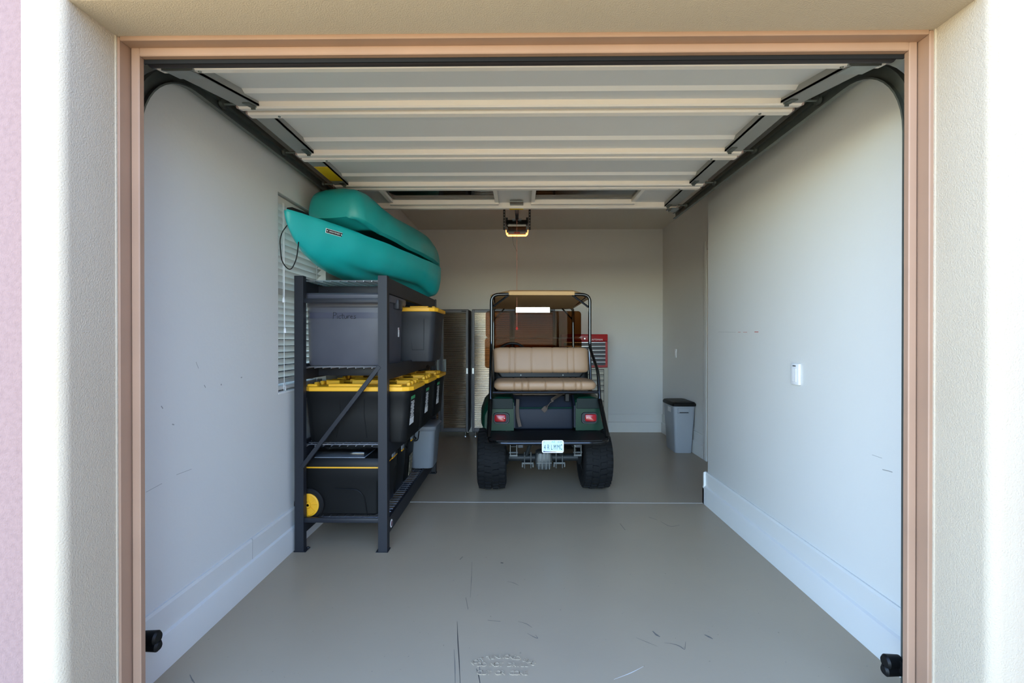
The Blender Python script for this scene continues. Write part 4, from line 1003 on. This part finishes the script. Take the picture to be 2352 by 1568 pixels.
# seats
def cushion(bm, w_, d_, h, seams, axis):
    """pillow with rounded edges; seam grooves across x. Lies in xy with thickness z"""
    n = 40
    xs_ = [-w_ / 2 + w_ * i / n for i in range(n + 1)]
    for s_ in seams: xs_ = [x for x in xs_ if abs(x - s_) > .016] + [s_ - .012, s_ - .004, s_, s_ + .004, s_ + .012]
    rings = []
    for x in sorted(xs_):
        t = 2 * x / w_
        e = max(0.0, 1 - abs(t) ** 14) ** .5 if abs(t) < 1 else 0.0
        g = sum(.07 * math.exp(-((x - s_) / .0045) ** 2) for s_ in seams)
        k = (0.72 + 0.28 * e) * (1 - g * .55); kz = (0.35 + 0.65 * e) * (1 - g)
        ring = []
        for j in range(28):
            a = 2 * math.pi * j / 28; c, s_ = math.cos(a), math.sin(a)
            ring.append((x, d_ / 2 * k * abs(c) ** .45 * (1 if c >= 0 else -1), h / 2 * kz * abs(s_) ** .5 * (1 if s_ >= 0 else -1)))
        rings.append(ring)
    loft(bm, rings); return bm
b = cushion(B(), .925, .42, .100, [-.36 + .08, -.21, -.155, .0, .16, .27, .32], 0)
xform(b, Matrix.Translation((-.004, -.10, .998))); obj('rear_seat_cushion', b, M_vinyl, gc, angle=60)
b = cushion(B(), .945, .255, .11, [-.305, -.250, -.09, .115, .265, .325], 0)
xform(b, Matrix.Translation((-.015, .135, 1.208)) @ Matrix.Rotation(R(80), 4, 'X')); obj('rear_backrest', b, M_vinyl, gc, angle=60)
b = B(); loft(b, [zring(rr(.70, .06, .02), 1.035, -.015, .13), zring(rr(.80, .08, .03), 1.05, -.015, .13), zring(rr(.88, .09, .03), 1.10, -.015, .14)]); obj('backrest_pan', b, M_blk, gc)
for x in (-.21, .20):
    b = B(); lathe(b, [(.085, 0), (.085, .006), (.095, .007)], 'y', 10, (x, 0, 1.066)); obj('pan_bolt', b, M_galvd, gc)
b = B()
for x in (-.27, -.05, .09, .22): boxo('backrest_bracket', x - .03, x + .03, .12, .15, .90, 1.05, M_blk, gc)
b = cushion(B(), .95, .46, .11, [-.2, .2], 0); xform(b, Matrix.Translation((0, .48, .845))); obj('front_seat_cushion', b, M_vinyl, gc, angle=60)
b = cushion(B(), .95, .34, .09, [-.2, .2], 0); xform(b, Matrix.Translation((0, .28, 1.12)) @ Matrix.Rotation(R(80), 4, 'X')); obj('front_backrest', b, M_blk, gc, angle=60)
b = B(); box(b, -.46, .46, .20, .72, .56, .79, .02); obj('seat_box', b, M_blk, gc)
# seat frame and uprights
b = B(); tube(b, [(-.475, -.285, .938), (.475, -.285, .938)], .012, 10); tube(b, [(-.46, .08, .938), (.46, .08, .938)], .012, 10)
for sx in (-1, 1): tube(b, [(sx * .43, -.285, .938), (sx * .43, .10, .938)], .012, 10)
obj('seat_frame', b, M_blkpaint, gc)
TOP = -.018
for sx in (-1, 1):
    b = B(); p = [(sx * .30 + TOP, .075, 1.853), (sx * .478 + TOP, .075, 1.845), (sx * .478 + TOP, .075, 1.33), (sx * .498, -.14, 1.115), (sx * .498, -.22, .84)]
    tube(b, fillet(p, .07, 7), .0155, 12); obj('rear_upright', b, M_blkpaint, gc)
    b = B(); tube(b, fillet([(sx * .498, -.215, .86), (sx * .500, -.28, .80), (sx * .508, -.50, .575)], .05, 5), .021, 12); obj('lower_upright', b, M_blkpaint, gc)
    b = B(); tube(b, [(sx * .475 + TOP, .085, 1.34), (sx * .47, .07, .93), (sx * .43, .05, .88)], .014, 10); obj('inner_post', b, M_blkpaint, gc)
    b = B(); tube(b, [(sx * .31 + TOP, .085, 1.845), (sx * .478 + TOP, .085, 1.72)], .010, 8); obj('corner_brace', b, M_blkpaint, gc)
    b = B(); tube(b, fillet([(sx * .40, 1.44, 1.815), (sx * .495, 1.42, 1.81), (sx * .50, 1.40, 1.0), (sx * .50, 1.50, .85)], .05, 5), .016, 12); obj('front_upright', b, M_blkpaint, gc)
    b = B(); tube(b, [(sx * .36, 1.42, 1.80), (sx * .49, 1.41, 1.66)], .009, 8); obj('front_brace', b, M_blkpaint, gc)
    b = B(); tube(b, [(sx * .455 + TOP, .10, 1.838), (sx * .475, 1.43, 1.812)], .014, 10); obj('roof_rail', b, M_blkpaint, gc)
b = B(); tube(b, [(-.49, 1.43, 1.812), (.49, 1.43, 1.812)], .016, 10); obj('front_header', b, M_blkpaint, gc)
# canopy with cut rear corners and a turned-down hem
ol = [(-.315, .055), (.315, .055), (.50, .30), (.50, 1.40), (.44, 1.52), (-.44, 1.52), (-.50, 1.40), (-.50, .30)]
b = B(); dx = TOP * .5
def cano(k, z): return [(x * k + dx, (y - .8) * k + .8, z + .018 * (1 - (x / .5) ** 2) - .025 * y) for x, y in ol]
loft(b, [cano(1.0, 1.832), cano(1.0, 1.868), cano(.96, 1.882), cano(.5, 1.890)]); obj('canopy', b, M_canv, gc, angle=30)
# windscreen in two tinted panes
b = B(); loft(b, [[(x, 1.40, z) for x, z in [(p, q + 1.60) for p, q in rr(1.19, .335, .04)]], [(x, 1.406, z) for x, z in [(p, q + 1.60) for p, q in rr(1.19, .335, .04)]]]); obj('upper_windscreen', b, M_tint, gc, smooth=False)
b = B(); loft(b, [[(x, 1.42, z) for x, z in [(p, q + 1.245) for p, q in rr(1.21, .38, .04)]], [(x, 1.426, z) for x, z in [(p, q + 1.245) for p, q in rr(1.21, .38, .04)]]]); obj('lower_windscreen', b, M_tint, gc, smooth=False)
b = B(); tube(b, [(-.60, 1.413, 1.434), (.60, 1.413, 1.434)], .004, 6); obj('windscreen_hinge', b, M_alu, gc)
# mirror
b = B(); box(b, -.215, .215, -.02, .02, -.042, .042, .016, 3); xform(b, Matrix.Translation((-.015, 1.30, 1.778)) @ Matrix.Rotation(R(1.4), 4, 'X')); mr_ = obj('rear_view_mirror', b, M_blk, gc)
b = B(); box(b, -.205, .205, -.0225, -.019, -.035, .035); xform(b, Matrix.Translation((-.015, 1.30, 1.778)) @ Matrix.Rotation(R(1.4), 4, 'X')); obj('mirror_glass', b, M_mirror, mr_, smooth=False)
# steering wheel and column
SWM = Matrix.Translation((-.27, 1.0, 1.225)) @ Matrix.Rotation(R(55), 4, 'X')
b = B(); tube(b, [(.175 * math.cos(a), .175 * math.sin(a), 0) for a in [i * 2 * math.pi / 40 for i in range(40)]], .014, 10, closed=True)
for k in range(3):
    a = R(90 + 120 * k); tube(b, [(.03 * math.cos(a), .03 * math.sin(a), -.02), (.172 * math.cos(a), .172 * math.sin(a), 0)], .008, 8)
lathe(b, [(-.04, .03), (-.01, .04), (.0, .035)], 'z', 18); xform(b, SWM); obj('steering_wheel', b, M_blk, gc)
b = B(); tube(b, [(-.27, 1.02, 1.20), (-.27, 1.42, .92)], .022, 10); obj('steering_column', b, M_blk, gc)
# front cowl and dash
b = B(); rings = []
for y, z1, hw in ((1.36, 1.0, .50), (1.50, 1.02, .53), (1.75, .98, .52), (1.98, .86, .46), (2.06, .72, .40)):
    rings.append([(-hw, y, .46), (-hw, y, z1 - .08), (-hw + .08, y, z1), (hw - .08, y, z1), (hw, y, z1 - .08), (hw, y, .46)])
loft(b, rings); obj('front_cowl', b, M_gcart, gc)
b = B(); box(b, -.49, .49, 1.28, 1.40, .84, .99, .02); obj('dashboard', b, M_blk, gc)
for sx in (-1, 1):
    b = B(); xs = sorted((sx * .47, sx * .54)); box(b, xs[0], xs[1], .58, 1.40, .40, .47, .012); obj('rocker_panel', b, M_gcart, gc)

# ------------------------------------------------------------------ place the kayak pieces that need the finished hull
def place_sticker():
    # on the starboard/camera side of the lower kayak, near the bow
    y = .70; x = .0
    from mathutils.bvhtree import BVHTree
    hull = [c for c in k1.children if c.name.startswith('hull')][0]
    bm = B(); bm.from_mesh(hull.data); bv = BVHTree.FromBMesh(bm)
    hit = bv.ray_cast(Vector((-1, y, .268)), Vector((1, 0, 0)))
    p, n = hit[0], hit[1]; bm.free()
    yax = -Vector(n).normalized(); xax = Vector((0, -1, 0)); xax = (xax - yax * xax.dot(yax)).normalized(); zax = xax.cross(yax)
    if zax.z < 0: xax, zax = -xax, -zax
    K1_STICK.matrix_local = Matrix.Translation(p - yax * .0015) @ Matrix((xax, yax, zax)).transposed().to_4x4() @ Matrix.Scale(.72, 4)
place_sticker()
